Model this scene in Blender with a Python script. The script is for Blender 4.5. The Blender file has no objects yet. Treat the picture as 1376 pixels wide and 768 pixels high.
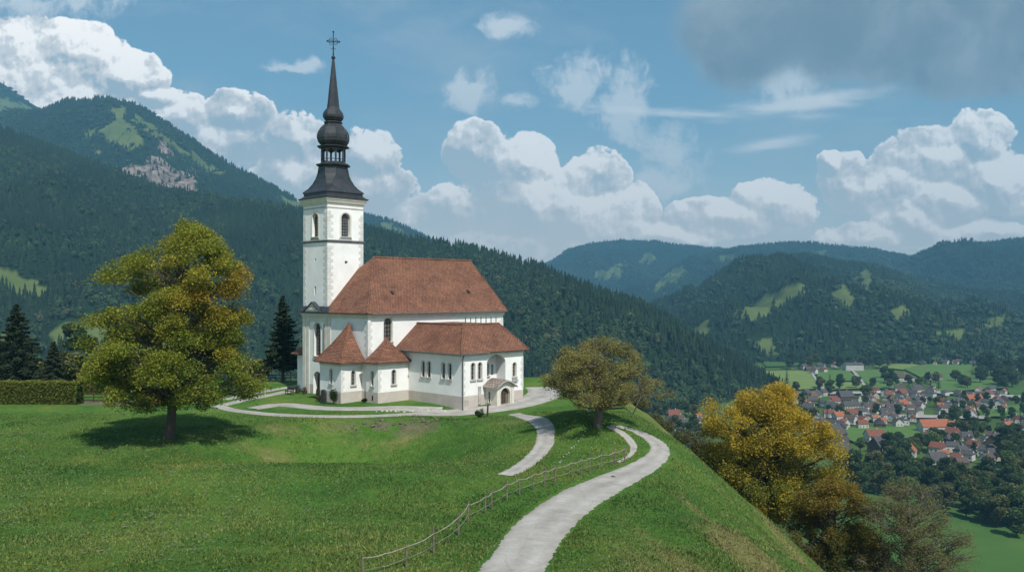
import bpy, math, random
import numpy as np
from mathutils import Vector
from mathutils.geometry import delaunay_2d_cdt

random.seed(7)
rng = np.random.default_rng(11)
PI = math.pi
sc = bpy.context.scene
COL = sc.collection
F, HX, HY, CAMH = 1150.0, 688.0, 392.0, 13.0          # lens in pixels, horizon, camera height (m)

# ------------------------------------------------------------------ helpers
def tag(o, label=None, cat=None, group=None, kind=None):
    if label: o['label'] = label
    if cat: o['category'] = cat
    if group: o['group'] = group
    if kind: o['kind'] = kind
    return o

def empty(name, loc=(0, 0, 0), rz=0.0, label=None, cat=None, group=None):
    o = bpy.data.objects.new(name, None)
    COL.objects.link(o)
    o.location = loc
    o.rotation_euler = (0, 0, rz)
    o.empty_display_size = 0.2
    return tag(o, label, cat, group)

def link(name, me, parent=None):
    o = bpy.data.objects.new(name, me)
    COL.objects.link(o)
    if parent is not None: o.parent = parent
    return o

def np_mesh(name, V, faces, mats, midx=None, tint=None, attrs=None, smooth=False):
    """faces: (M,k) int array, or list of such arrays of different k"""
    if not isinstance(faces, list): faces = [faces]
    faces = [np.asarray(f, dtype=np.int64) for f in faces if len(f)]
    me = bpy.data.meshes.new(name)
    V = np.asarray(V, dtype=np.float32)
    loops = np.concatenate([f.ravel() for f in faces]).astype(np.int32)
    sizes = np.concatenate([np.full(len(f), f.shape[1], dtype=np.int32) for f in faces])
    starts = np.concatenate([[0], np.cumsum(sizes)[:-1]]).astype(np.int32)
    me.vertices.add(len(V)); me.vertices.foreach_set('co', V.ravel())
    me.loops.add(len(loops)); me.loops.foreach_set('vertex_index', loops)
    me.polygons.add(len(sizes)); me.polygons.foreach_set('loop_start', starts)
    if not isinstance(mats, (list, tuple)): mats = [mats]
    for m in mats: me.materials.append(m)
    if midx is not None: me.polygons.foreach_set('material_index', np.asarray(midx, dtype=np.int32))
    me.polygons.foreach_set('use_smooth', np.full(len(sizes), smooth))
    me.update(calc_edges=True)
    if tint is not None:
        a = me.attributes.new('tint', 'FLOAT_COLOR', 'POINT')
        t = np.ones((len(V), 4), dtype=np.float32); t[:, :3] = tint
        a.data.foreach_set('color', t.ravel())
    for k, arr in (attrs or {}).items():
        a = me.attributes.new(k, 'FLOAT', 'POINT')
        a.data.foreach_set('value', np.asarray(arr, dtype=np.float32))
    return me

class MB:
    """collects shapes for one mesh"""
    def __init__(s): s.v = []; s.f = []; s.m = []
    def add(s, vs, fs, m=0):
        o = len(s.v); s.v += [tuple(p) for p in vs]
        for f in fs: s.f.append(tuple(i + o for i in f)); s.m.append(m)
    def box(s, a, b, m=0):
        x0, y0, z0 = a; x1, y1, z1 = b
        s.add([(x0,y0,z0),(x1,y0,z0),(x1,y1,z0),(x0,y1,z0),(x0,y0,z1),(x1,y0,z1),(x1,y1,z1),(x0,y1,z1)],
              [(3,2,1,0),(4,5,6,7),(0,1,5,4),(1,2,6,5),(2,3,7,6),(3,0,4,7)], m)
    def frustum(s, r0, z0, r1, z1, m=0, bottom=True, top=True):
        (a0,b0,a1,b1), (c0,d0,c1,d1) = r0, r1
        fs = [(0,1,5,4),(1,2,6,5),(2,3,7,6),(3,0,4,7)]
        if bottom: fs.append((3,2,1,0))
        if top: fs.append((4,5,6,7))
        s.add([(a0,b0,z0),(a1,b0,z0),(a1,b1,z0),(a0,b1,z0),(c0,d0,z1),(c1,d0,z1),(c1,d1,z1),(c0,d1,z1)], fs, m)
    def tube(s, pts, radii, sides=6, m=0, cap=True):
        v, f = tube_np(np.array(pts, float), np.array(radii, float), sides)
        fs = [tuple(q) for q in f]
        n = len(pts)
        if cap:
            fs.append(tuple(range(sides))[::-1]); fs.append(tuple((n-1)*sides + i for i in range(sides)))
        s.add(v, fs, m)
    def ball(s, c, r, m=0, n=8, k=5, sz=1.0):
        vs = [(c[0], c[1], c[2]-r*sz)]
        for i in range(1, k):
            a = -PI/2 + PI*i/k
            for j in range(n):
                b = 2*PI*j/n
                vs.append((c[0]+r*math.cos(a)*math.cos(b), c[1]+r*math.cos(a)*math.sin(b), c[2]+r*sz*math.sin(a)))
        vs.append((c[0], c[1], c[2]+r*sz))
        fs = [(0, 1+(j+1) % n, 1+j) for j in range(n)]
        for i in range(k-2):
            for j in range(n):
                p = 1+i*n
                fs.append((p+j, p+(j+1) % n, p+n+(j+1) % n, p+n+j))
        t = len(vs)-1; p = 1+(k-2)*n
        fs += [(p+j, p+(j+1) % n, t) for j in range(n)]
        s.add(vs, fs, m)
    def build(s, name, mats, parent=None, smooth=False, uv=False):
        me = bpy.data.meshes.new(name)
        me.from_pydata(s.v, [], s.f)
        if not isinstance(mats, (list, tuple)): mats = [mats]
        for m in mats: me.materials.append(m)
        me.polygons.foreach_set('material_index', s.m)
        me.polygons.foreach_set('use_smooth', [smooth]*len(s.f))
        me.update()
        if uv:
            L = me.uv_layers.new(name='UVMap')
            for p in me.polygons:
                n = p.normal
                t = Vector((-n.y, n.x, 0))
                t = t.normalized() if t.length > 1e-4 else Vector((1, 0, 0))
                b = n.cross(t)
                for li in p.loop_indices:
                    co = me.vertices[me.loops[li].vertex_index].co
                    L.data[li].uv = (co.dot(t), co.dot(b))
        return link(name, me, parent)

def tube_np(P, R, sides):
    n = len(P)
    T = np.gradient(P, axis=0); T /= np.linalg.norm(T, axis=1)[:, None] + 1e-9
    ref = np.where(np.abs(T[:, 2:3]) > 0.9, np.array([[1.0, 0, 0]]), np.array([[0, 0, 1.0]]))
    A = np.cross(T, ref); A /= np.linalg.norm(A, axis=1)[:, None] + 1e-9
    for i in range(1, n):
        if (A[i]*A[i-1]).sum() < 0: A[i] *= -1
    B = np.cross(T, A)
    ang = np.arange(sides)*2*PI/sides
    V = P[:, None, :] + R[:, None, None]*(A[:, None, :]*np.cos(ang)[None, :, None] + B[:, None, :]*np.sin(ang)[None, :, None])
    i = np.arange(n-1)[:, None]*sides; j = np.arange(sides)[None, :]; k = (j+1) % sides
    Q = np.stack([i+j, i+k, i+sides+k, i+sides+j], -1).reshape(-1, 4)
    return V.reshape(-1, 3), Q

# value noise (numpy)
_perm = rng.random((256, 256))
def vnoise(x, y):
    x = np.asarray(x, float); y = np.asarray(y, float)
    xi = np.floor(x).astype(int); yi = np.floor(y).astype(int)
    fx = x-xi; fy = y-yi
    fx = fx*fx*(3-2*fx); fy = fy*fy*(3-2*fy)
    g = lambda a, b: _perm[a & 255, b & 255]
    return (g(xi,yi)*(1-fx)+g(xi+1,yi)*fx)*(1-fy) + (g(xi,yi+1)*(1-fx)+g(xi+1,yi+1)*fx)*fy
def fbm(x, y, o=4):
    s = 0; a = 0.5; t = 0
    for i in range(o):
        s = s+a*vnoise(x*2**i+i*17.3, y*2**i+i*9.1); t += a; a *= 0.5
    return s/t-0.5

def inpoly(px, py, poly):
    px = np.asarray(px, float); py = np.asarray(py, float)
    r = np.zeros(px.shape, bool); n = len(poly)
    for i in range(n):
        x1, y1 = poly[i]; x2, y2 = poly[(i+1) % n]
        c = ((y1 > py) != (y2 > py)) & (px < (x2-x1)*(py-y1)/((y2-y1) or 1e-9)+x1)
        r ^= c
    return r

# ------------------------------------------------------------------ materials
def newmat(name):
    m = bpy.data.materials.new(name); m.use_nodes = True
    nt = m.node_tree
    return m, nt, nt.nodes['Principled BSDF']
def N(nt, t, **kw):
    n = nt.nodes.new(t)
    for k, v in kw.items(): setattr(n, k, v)
    return n
def inp(n, **kw):
    for k, v in kw.items():
        n.inputs[k.replace('_', ' ')].default_value = v
def ramp(nt, fac, stops):
    r = N(nt, 'ShaderNodeValToRGB')
    e = r.color_ramp.elements
    while len(e) < len(stops): e.new(0.5)
    for i, (p, c) in enumerate(stops):
        e[i].position = p; e[i].color = (*c, 1) if len(c) == 3 else c
    nt.links.new(fac, r.inputs[0])
    return r.outputs[0]
def noise(nt, scale, detail=5, rough=0.55, vec=None, dist=0.0):
    n = N(nt, 'ShaderNodeTexNoise'); inp(n, Scale=scale, Detail=detail, Roughness=rough, Distortion=dist)
    if vec is not None: nt.links.new(vec, n.inputs['Vector'])
    return n.outputs['Fac']
def mixc(nt, fac, a, b, blend='MIX'):
    m = N(nt, 'ShaderNodeMix', data_type='RGBA', blend_type=blend)
    for s, i in ((fac, 0), (a, 6), (b, 7)):
        if isinstance(s, (int, float)): m.inputs[i].default_value = s
        elif isinstance(s, tuple): m.inputs[i].default_value = (*s, 1)
        else: nt.links.new(s, m.inputs[i])
    return m.outputs[2]
def bump(nt, bs, h, strength=0.3, dist=0.05):
    b = N(nt, 'ShaderNodeBump'); inp(b, Strength=strength, Distance=dist)
    nt.links.new(h, b.inputs['Height']); nt.links.new(b.outputs[0], bs.inputs['Normal'])
def geopos(nt): return N(nt, 'ShaderNodeNewGeometry').outputs['Position']
def objco(nt): return N(nt, 'ShaderNodeTexCoord').outputs['Object']

def mat_noise(name, c1, c2, scale=2.0, rough=0.9, b=0.0, bs=20.0, spec=0.3, metal=0.0, coord='Object'):
    m, nt, p = newmat(name)
    v = N(nt, 'ShaderNodeTexCoord').outputs[coord]
    nt.links.new(ramp(nt, noise(nt, scale, 6, 0.6, v), [(0.3, c1), (0.7, c2)]), p.inputs['Base Color'])
    inp(p, Roughness=rough, Metallic=metal); p.inputs['Specular IOR Level'].default_value = spec
    if b: bump(nt, p, noise(nt, bs, 4, 0.6, v), b, 0.05)
    return m

def mat_plaster():
    m, nt, p = newmat('white_plaster'); v = objco(nt)
    base = ramp(nt, noise(nt, 0.5, 6, 0.65, v), [(0.3, (0.70, 0.69, 0.66)), (0.62, (0.80, 0.795, 0.775))])
    mp = N(nt, 'ShaderNodeMapping'); mp.inputs['Scale'].default_value = (2.2, 2.2, 0.25); nt.links.new(v, mp.inputs[0])
    st = ramp(nt, noise(nt, 1.2, 5, 0.7, mp.outputs[0]), [(0.58, (1, 1, 1)), (0.84, (0.84, 0.825, 0.79))])
    nt.links.new(mixc(nt, 0.8, base, st, 'MULTIPLY'), p.inputs['Base Color'])
    inp(p, Roughness=0.92); p.inputs['Specular IOR Level'].default_value = 0.2
    bump(nt, p, noise(nt, 9, 4, 0.6, v), 0.15, 0.04)
    return m

def mat_tiles(name, c1, c2, c3, sx=0.24, sy=0.20, moss=0.4):
    m, nt, p = newmat(name)
    uv = N(nt, 'ShaderNodeUVMap').outputs[0]
    br = N(nt, 'ShaderNodeTexBrick'); br.offset = 0.5
    inp(br, Scale=1.0, Mortar_Size=0.035, Bias=0.0, Brick_Width=sx, Row_Height=sy, Mortar_Smooth=0.3)
    br.inputs['Color1'].default_value = (*c1, 1); br.inputs['Color2'].default_value = (*c2, 1)
    br.inputs['Mortar'].default_value = (*[x*0.35 for x in c3], 1)
    nt.links.new(uv, br.inputs['Vector'])
    v = objco(nt)
    big = ramp(nt, noise(nt, 0.5, 7, 0.7, v), [(0.32, (0.58, 0.55, 0.54)), (0.5, (0.95, 0.93, 0.92)), (0.68, (1.22, 1.15, 1.08))])
    fine = ramp(nt, noise(nt, 2.6, 4, 0.75, v), [(0.3, (0.7, 0.7, 0.7)), (0.7, (1.2, 1.15, 1.1))])
    c = mixc(nt, 0.8, mixc(nt, 0.9, br.outputs['Color'], big, 'MULTIPLY'), fine, 'MULTIPLY')
    ms = ramp(nt, noise(nt, 0.9, 6, 0.75, v), [(0.6, (0, 0, 0)), (0.78, (1, 1, 1))])
    mm = N(nt, 'ShaderNodeMath', operation='MULTIPLY'); nt.links.new(ms, mm.inputs[0]); mm.inputs[1].default_value = moss
    nt.links.new(mixc(nt, mm.outputs[0], c, c3), p.inputs['Base Color'])
    inp(p, Roughness=0.85); p.inputs['Specular IOR Level'].default_value = 0.25
    # overlapping courses: saw-tooth height up the slope
    sp = N(nt, 'ShaderNodeSeparateXYZ'); nt.links.new(uv, sp.inputs[0])
    dv = N(nt, 'ShaderNodeMath', operation='DIVIDE'); nt.links.new(sp.outputs[1], dv.inputs[0]); dv.inputs[1].default_value = sy
    fr = N(nt, 'ShaderNodeMath', operation='FRACT'); nt.links.new(dv.outputs[0], fr.inputs[0])
    iv = N(nt, 'ShaderNodeMath', operation='SUBTRACT'); iv.inputs[0].default_value = 1.0; nt.links.new(fr.outputs[0], iv.inputs[1])
    ad = N(nt, 'ShaderNodeMath', operation='MULTIPLY_ADD'); nt.links.new(br.outputs['Fac'], ad.inputs[0]); ad.inputs[1].default_value = -0.6; nt.links.new(iv.outputs[0], ad.inputs[2])
    bump(nt, p, ad.outputs[0], 0.5, 0.05)
    return m

def mat_leaf(name, trans=0.35, rough=0.6):
    m, nt, p = newmat(name)
    a = N(nt, 'ShaderNodeAttribute', attribute_name='tint')
    nt.links.new(a.outputs['Color'], p.inputs['Base Color'])
    inp(p, Roughness=rough); p.inputs['Specular IOR Level'].default_value = 0.25
    if trans:
        t = N(nt, 'ShaderNodeBsdfTranslucent'); nt.links.new(a.outputs['Color'], t.inputs[0])
        mx = N(nt, 'ShaderNodeMixShader'); mx.inputs[0].default_value = trans
        nt.links.new(p.outputs[0], mx.inputs[1]); nt.links.new(t.outputs[0], mx.inputs[2])
        nt.links.new(mx.outputs[0], nt.nodes['Material Output'].inputs[0])
    return m

def mat_bark(name, c1=(0.045, 0.035, 0.027), c2=(0.11, 0.09, 0.07)):
    m, nt, p = newmat(name); v = objco(nt)
    mp = N(nt, 'ShaderNodeMapping'); mp.inputs['Scale'].default_value = (6, 6, 1.2); nt.links.new(v, mp.inputs[0])
    n = noise(nt, 2.5, 6, 0.7, mp.outputs[0])
    nt.links.new(ramp(nt, n, [(0.3, c1), (0.7, c2)]), p.inputs['Base Color'])
    inp(p, Roughness=0.95); bump(nt, p, n, 0.8, 0.08)
    return m

def mat_hill_ground():
    m, nt, p = newmat('meadow_turf'); v = geopos(nt)
    g1 = ramp(nt, noise(nt, 0.13, 6, 0.62, v), [(0.30, (0.032, 0.102, 0.016)), (0.48, (0.062, 0.148, 0.024)), (0.62, (0.100, 0.172, 0.032)), (0.75, (0.175, 0.190, 0.044))])
    g2 = ramp(nt, noise(nt, 1.4, 8, 0.72, v), [(0.28, (0.55, 0.58, 0.5)), (0.5, (1, 1, 1)), (0.75, (1.4, 1.28, 1.2))])
    g3 = ramp(nt, noise(nt, 7.0, 5, 0.8, v), [(0.3, (0.55, 0.6, 0.5)), (0.7, (1.4, 1.33, 1.3))])
    c = mixc(nt, 0.75, mixc(nt, 0.85, g1, g2, 'MULTIPLY'), g3, 'MULTIPLY')
    # dry, straw coloured streaks running down the flank
    at = N(nt, 'ShaderNodeAttribute', attribute_name='dry')
    s = noise(nt, 1.3, 8, 0.75, v, 0.3)
    ml = N(nt, 'ShaderNodeMath', operation='MULTIPLY_ADD'); nt.links.new(at.outputs['Fac'], ml.inputs[0]); ml.inputs[1].default_value = 0.72; nt.links.new(s, ml.inputs[2])
    dr = ramp(nt, ml.outputs[0], [(0.62, (0, 0, 0)), (1.05, (0.92, 0.92, 0.92))])
    dc = ramp(nt, noise(nt, 0.9, 7, 0.7, v), [(0.3, (0.110, 0.125, 0.034)), (0.55, (0.190, 0.180, 0.066)), (0.75, (0.28, 0.245, 0.125))])
    dc = mixc(nt, 0.6, dc, g3, 'MULTIPLY')
    c = mixc(nt, dr, c, dc)
    ea = N(nt, 'ShaderNodeAttribute', attribute_name='earth')
    c = mixc(nt, ea.outputs['Fac'], c, ramp(nt, noise(nt, 0.8, 7, 0.7, v), [(0.3, (0.09, 0.075, 0.05)), (0.7, (0.20, 0.17, 0.12))]))
    va = N(nt, 'ShaderNodeAttribute', attribute_name='valley')
    vg = ramp(nt, noise(nt, 0.006, 5, 0.6, v), [(0.35, (0.045, 0.085, 0.018)), (0.6, (0.078, 0.125, 0.028))])
    c = mixc(nt, va.outputs['Fac'], c, vg)
    nt.links.new(c, p.inputs['Base Color'])
    inp(p, Roughness=0.95); p.inputs['Specular IOR Level'].default_value = 0.15
    bump(nt, p, noise(nt, 4.5, 7, 0.75, v), 0.9, 0.22)
    return m

def mat_road(name='pale_gravel', c1=(0.27, 0.255, 0.235), c2=(0.40, 0.385, 0.36)):
    m, nt, p = newmat(name); v = geopos(nt)
    c = ramp(nt, noise(nt, 0.7, 7, 0.7, v), [(0.3, c1), (0.7, c2)])
    f = ramp(nt, noise(nt, 14, 4, 0.8, v), [(0.3, (0.8, 0.8, 0.8)), (0.7, (1.12, 1.12, 1.1))])
    c = mixc(nt, 0.8, c, f, 'MULTIPLY')
    vo = N(nt, 'ShaderNodeTexVoronoi', feature='DISTANCE_TO_EDGE'); inp(vo, Scale=0.45); 
    w = N(nt, 'ShaderNodeMix', data_type='RGBA'); w.inputs[0].default_value = 0.35
    nz = N(nt, 'ShaderNodeTexNoise'); inp(nz, Scale=0.9, Detail=5.0); nt.links.new(v, nz.inputs['Vector'])
    nt.links.new(v, w.inputs[6]); nt.links.new(nz.outputs['Color'], w.inputs[7]); nt.links.new(w.outputs[2], vo.inputs['Vector'])
    ck = ramp(nt, vo.outputs['Distance'], [(0.0, (0.78, 0.77, 0.75)), (0.018, (1, 1, 1))])
    at_ = N(nt, 'ShaderNodeAttribute', attribute_name='across')
    tk = ramp(nt, at_.outputs['Fac'], [(0.0, (0.74, 0.72, 0.66)), (0.10, (0.93, 0.92, 0.90)), (0.26, (1.10, 1.10, 1.10)), (0.5, (0.90, 0.89, 0.87)), (0.74, (1.10, 1.10, 1.10)), (0.90, (0.93, 0.92, 0.90)), (1.0, (0.74, 0.72, 0.66))])
    pt = ramp(nt, noise(nt, 0.22, 4, 0.6, v), [(0.35, (0.84, 0.83, 0.82)), (0.6, (1.05, 1.05, 1.05))])
    c = mixc(nt, 0.8, mixc(nt, 0.8, c, tk, 'MULTIPLY'), pt, 'MULTIPLY')
    nt.links.new(mixc(nt, 0.6, c, ck, 'MULTIPLY'), p.inputs['Base Color'])
    inp(p, Roughness=0.95); p.inputs['Specular IOR Level'].default_value = 0.2
    bump(nt, p, noise(nt, 18, 5, 0.7, v), 0.3, 0.03)
    return m

def mat_mountain(name):
    m, nt, p = newmat(name); v = geopos(nt)
    fl = ramp(nt, noise(nt, 0.02, 5, 0.6, v), [(0.3, (0.010, 0.024, 0.011)), (0.7, (0.02, 0.042, 0.016))])
    md = ramp(nt, noise(nt, 0.012, 7, 0.65, v), [(0.3, (0.075, 0.112, 0.034)), (0.7, (0.130, 0.160, 0.058))])
    mp = N(nt, 'ShaderNodeMapping'); mp.inputs['Scale'].default_value = (0.03, 0.03, 0.006); nt.links.new(v, mp.inputs[0])
    rk = ramp(nt, noise(nt, 1.0, 8, 0.75, mp.outputs[0], 1.0), [(0.36, (0.045, 0.04, 0.036)), (0.5, (0.19, 0.155, 0.13)), (0.64, (0.40, 0.33, 0.29))])
    a = N(nt, 'ShaderNodeAttribute', attribute_name='clearing'); b = N(nt, 'ShaderNodeAttribute', attribute_name='rock')
    c = mixc(nt, a.outputs['Fac'], fl, md); c = mixc(nt, b.outputs['Fac'], c, rk)
    nt.links.new(c, p.inputs['Base Color']); inp(p, Roughness=1.0); p.inputs['Specular IOR Level'].default_value = 0.0
    bump(nt, p, noise(nt, 0.02, 8, 0.8, mp.outputs[0]), 0.6, 8.0)
    return m

M = dict(
    plaster=mat_plaster(),
    plinth=mat_noise('beige_plinth', (0.42, 0.37, 0.33), (0.52, 0.47, 0.42), 0.8, 0.9, 0.2, 6),
    stone=mat_noise('grey_stone', (0.26, 0.25, 0.23), (0.46, 0.44, 0.41), 1.6, 0.9, 0.4, 8),
    quoin=mat_noise('quoin_stone', (0.50, 0.49, 0.46), (0.68, 0.67, 0.64), 1.3, 0.9, 0.3, 10),
    tiles=mat_tiles('red_clay_tiles', (0.210, 0.098, 0.062), (0.32, 0.152, 0.096), (0.13, 0.08, 0.06)),
    stonetiles=mat_tiles('stone_shingles', (0.20, 0.165, 0.14), (0.36, 0.31, 0.27), (0.10, 0.09, 0.08), 0.42, 0.36, 0.4),
    slate=mat_noise('dark_sheet_metal', (0.018, 0.020, 0.023), (0.042, 0.045, 0.050), 1.5, 0.42, 0.1, 3, 0.5),
    iron=mat_noise('black_iron', (0.012, 0.012, 0.012), (0.03, 0.028, 0.026), 4, 0.5),
    glass=mat_noise('dark_glass', (0.010, 0.012, 0.014), (0.03, 0.034, 0.038), 3, 0.18, 0.2, 4, 0.6),
    lead=mat_noise('window_lead', (0.16, 0.16, 0.15), (0.26, 0.25, 0.24), 3, 0.7),
    wood=mat_noise('dark_wood', (0.035, 0.024, 0.017), (0.08, 0.055, 0.038), 5, 0.8, 0.3, 14),
    pale_wood=mat_noise('weathered_wood', (0.075, 0.06, 0.045), (0.20, 0.17, 0.13), 6, 0.9, 0.4, 22),
    rail_wood=mat_noise('silvery_rail_wood', (0.17, 0.15, 0.12), (0.33, 0.295, 0.245), 6, 0.9, 0.4, 22),
    zinc=mat_noise('zinc_gutter', (0.07, 0.07, 0.07), (0.14, 0.14, 0.135), 2, 0.5, 0, 1, 0.5),
    cornice=mat_noise('cream_cornice', (0.52, 0.49, 0.42), (0.66, 0.63, 0.56), 1, 0.9),
    turf=mat_hill_ground(), road=mat_road(), paving=mat_road('pale_paving', (0.27, 0.255, 0.235), (0.40, 0.385, 0.36)),
    mountain=mat_mountain('mountain_ground'),
    leaf=mat_leaf('leaves'), needle=mat_leaf('needles', 0.0, 0.9), farleaf=mat_leaf('forest_foliage', 0.0, 1.0),
    grass=mat_leaf('grass_blades', 0.3, 0.7), petal=mat_leaf('petals', 0.3, 0.7),
    bark=mat_bark('bark'), greybark=mat_bark('grey_bark', (0.06, 0.05, 0.042), (0.15, 0.13, 0.11)),
    hwhite=mat_noise('house_white', (0.40, 0.39, 0.36), (0.60, 0.59, 0.56), 0.6),
    hcream=mat_noise('house_cream', (0.42, 0.37, 0.28), (0.52, 0.46, 0.36), 0.6),
    hwood=mat_noise('house_timber', (0.07, 0.05, 0.038), (0.13, 0.095, 0.07), 1.5),
    rred=mat_noise('roof_red', (0.13, 0.052, 0.036), (0.22, 0.085, 0.055), 0.9),
    rorange=mat_noise('roof_orange', (0.26, 0.085, 0.042), (0.36, 0.125, 0.065), 0.9),
    rbrown=mat_noise('roof_brown', (0.065, 0.045, 0.038), (0.12, 0.085, 0.072), 0.9),
    rgrey=mat_noise('roof_grey', (0.045, 0.043, 0.045), (0.10, 0.095, 0.095), 0.9),
    rock=mat_noise('rough_rock', (0.06, 0.05, 0.038), (0.17, 0.145, 0.11), 3, 0.95, 0.6, 8),
    whitestone=mat_noise('white_stone', (0.36, 0.35, 0.32), (0.55, 0.54, 0.50), 4, 0.9),
    soil=mat_noise('soil', (0.05, 0.038, 0.025), (0.12, 0.095, 0.065), 2, 1.0, 0.6, 8),
    field_light=mat_noise('field_light', (0.125, 0.190, 0.042), (0.185, 0.235, 0.060), 0.035, 1.0, 0.5, 0.25, coord='Object'),
    field_mid=mat_noise('field_mid', (0.066, 0.145, 0.026), (0.100, 0.175, 0.036), 0.035, 1.0, 0.5, 0.25, coord='Object'),
    field_dark=mat_noise('field_dark', (0.034, 0.098, 0.015), (0.062, 0.125, 0.022), 0.035, 1.0, 0.5, 0.25, coord='Object'),
    lane=mat_noise('lane_gravel', (0.28, 0.26, 0.23), (0.40, 0.38, 0.34), 0.1, 1.0),
)

# ------------------------------------------------------------------ terrain of the hill and valley
ZV = -112.0
_ys = np.arange(-400, 600, 1.0)
_xe = np.interp(_ys, [-400, 0, 35, 45, 55, 62, 70, 78, 86, 98, 112, 125, 600], [2, 2, 3.0, 4.6, 7.6, 10.2, 12.6, 13.0, 12.0, 11.5, 9.5, 5, -10])
_k = np.ones(7)/7.0
_xe = np.convolve(np.pad(_xe, 3, mode='edge'), _k, mode='valid')
def xedge(y): return np.interp(y, _ys, _xe)

def hill_z(x, y):
    x = np.asarray(x, float); y = np.asarray(y, float)
    xe = xedge(y)
    u = np.maximum((13-0.93*xe)/0.465, 3.2)
    a = 0.93/(2*u)
    s = np.maximum(x-xe, 0)
    d1 = np.where(s < u, a*s*s, a*u*u+0.93*(s-u))
    # north side drop behind the church, and the west side
    ye = 128+np.clip((-x-35)*0.0, -10, 20)+4*np.sin(x*0.05)
    ye = np.where(x < -45, 128-np.clip((-x-45)*0.55, 0, 12), ye)
    s2 = np.maximum(y-ye, 0); d2 = np.where(s2 < 20, 0.017*s2*s2, 6.8+0.68*(s2-20))
    s3 = np.maximum(-x-170, 0); d3 = 0.004*np.minimum(s3, 100)**2*0.5
    drop = np.sqrt(d1**2+d2**2+d3**2)
    z = 0.22*fbm(x*0.09+3, y*0.09+8, 3)+0.5*fbm(x*0.03, y*0.03+5, 2)
    # hollow in front of the church
    q = np.sqrt(((x+13.5)/15.5)**2+((y-71.5)/np.where(y < 71.5, 8.5, 17.5))**2)
    lump = 1+0.5*fbm(x*0.12+40, y*0.12, 3)
    bowl = np.clip(1-q, 0, 1); bowl = bowl*bowl*(3-2*bowl)
    z = z-6.2*bowl*lump+bowl*(0.9*fbm(x*0.18, y*0.3, 4)+0.35*fbm(x*0.7, y*0.7, 3))
    z = z+0.75*np.exp(-((x+13)/15)**2-((y-60)/5.0)**2)        # lip of the near meadow
    z = z+1.7*np.exp(-((x-7.2)/5.0)**2-((y-81)/8.0)**2)       # knoll under the olive tree
    z = z-0.65*np.exp(-((x+5.2)/6)**2-((y-93)/4.0)**2)
    fl = np.clip((x-xe)/8, 0, 1)
    z = z+fl*(2.6*fbm(x*0.05+9, y*0.08, 4)+0.5*fbm(x*0.22, y*0.3, 3))
    z = z-drop
    far = ZV+3*fbm(x*0.004, y*0.004, 3)
    z2 = np.maximum(z, far)
    return z2

def graded(lo, a, b, hi, fine, n):
    c = np.arange(a, b+1e-6, fine)
    g = np.geomspace(1, 1+(hi-b), n)-1+b
    l = a-(np.geomspace(1, 1+(a-lo), n)-1)
    return np.concatenate([l[::-1][:-1], c, g[1:]])

GX = graded(-4500, -75, 48, 5500, 0.5, 60)
GY = graded(-150, 30, 135, 8000, 0.5, 70)
XX, YY = np.meshgrid(GX, GY, indexing='ij')
ZZ = hill_z(XX, YY)
def bil(x, y):
    """height of the built ground sheet"""
    x = np.asarray(x, float); y = np.asarray(y, float)
    i = np.clip(np.searchsorted(GX, x)-1, 0, len(GX)-2); j = np.clip(np.searchsorted(GY, y)-1, 0, len(GY)-2)
    fx = (x-GX[i])/(GX[i+1]-GX[i]); fy = (y-GY[j])/(GY[j+1]-GY[j])
    return (ZZ[i,j]*(1-fx)+ZZ[i+1,j]*fx)*(1-fy)+(ZZ[i,j+1]*(1-fx)+ZZ[i+1,j+1]*fx)*fy

_t = np.concatenate([np.arange(22, 170, 0.08), np.arange(170, 1600, 1.0)])
def hit(px, py):
    """where the line of sight of a photo point meets the ground"""
    x = (px-HX)/F*_t; z = CAMH+(HY-py)/F*_t
    w = np.nonzero(z <= bil(x, _t))[0]
    k = w[0] if len(w) else len(_t)-1
    return np.array([x[k], _t[k], float(bil(x[k], _t[k]))])
def at(px, d): return (px-HX)/F*d
def flat(px, py, z=ZV):
    d = (CAMH-z)*F/(py-HY)
    return np.array([(px-HX)/F*d, d])

# paths and road: edges taken down on the ground
def resample(P, n):
    P = np.asarray(P, float)
    s = np.concatenate([[0], np.cumsum(np.linalg.norm(np.diff(P, axis=0), axis=1))])
    # Catmull-Rom through the points
    Q = np.vstack([2*P[0]-P[1], P, 2*P[-1]-P[-2]])
    out = []
    for t in np.linspace(0, s[-1], n):
        i = min(np.searchsorted(s, t, side='right')-1, len(P)-2); f = (t-s[i])/(s[i+1]-s[i]+1e-9)
        a, b, c, d = Q[i], Q[i+1], Q[i+2], Q[i+3]
        out.append(0.5*((2*b)+(-a+c)*f+(2*a-5*b+4*c-d)*f*f+(-a+3*b-3*c+d)*f**3))
    return np.array(out)

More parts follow.
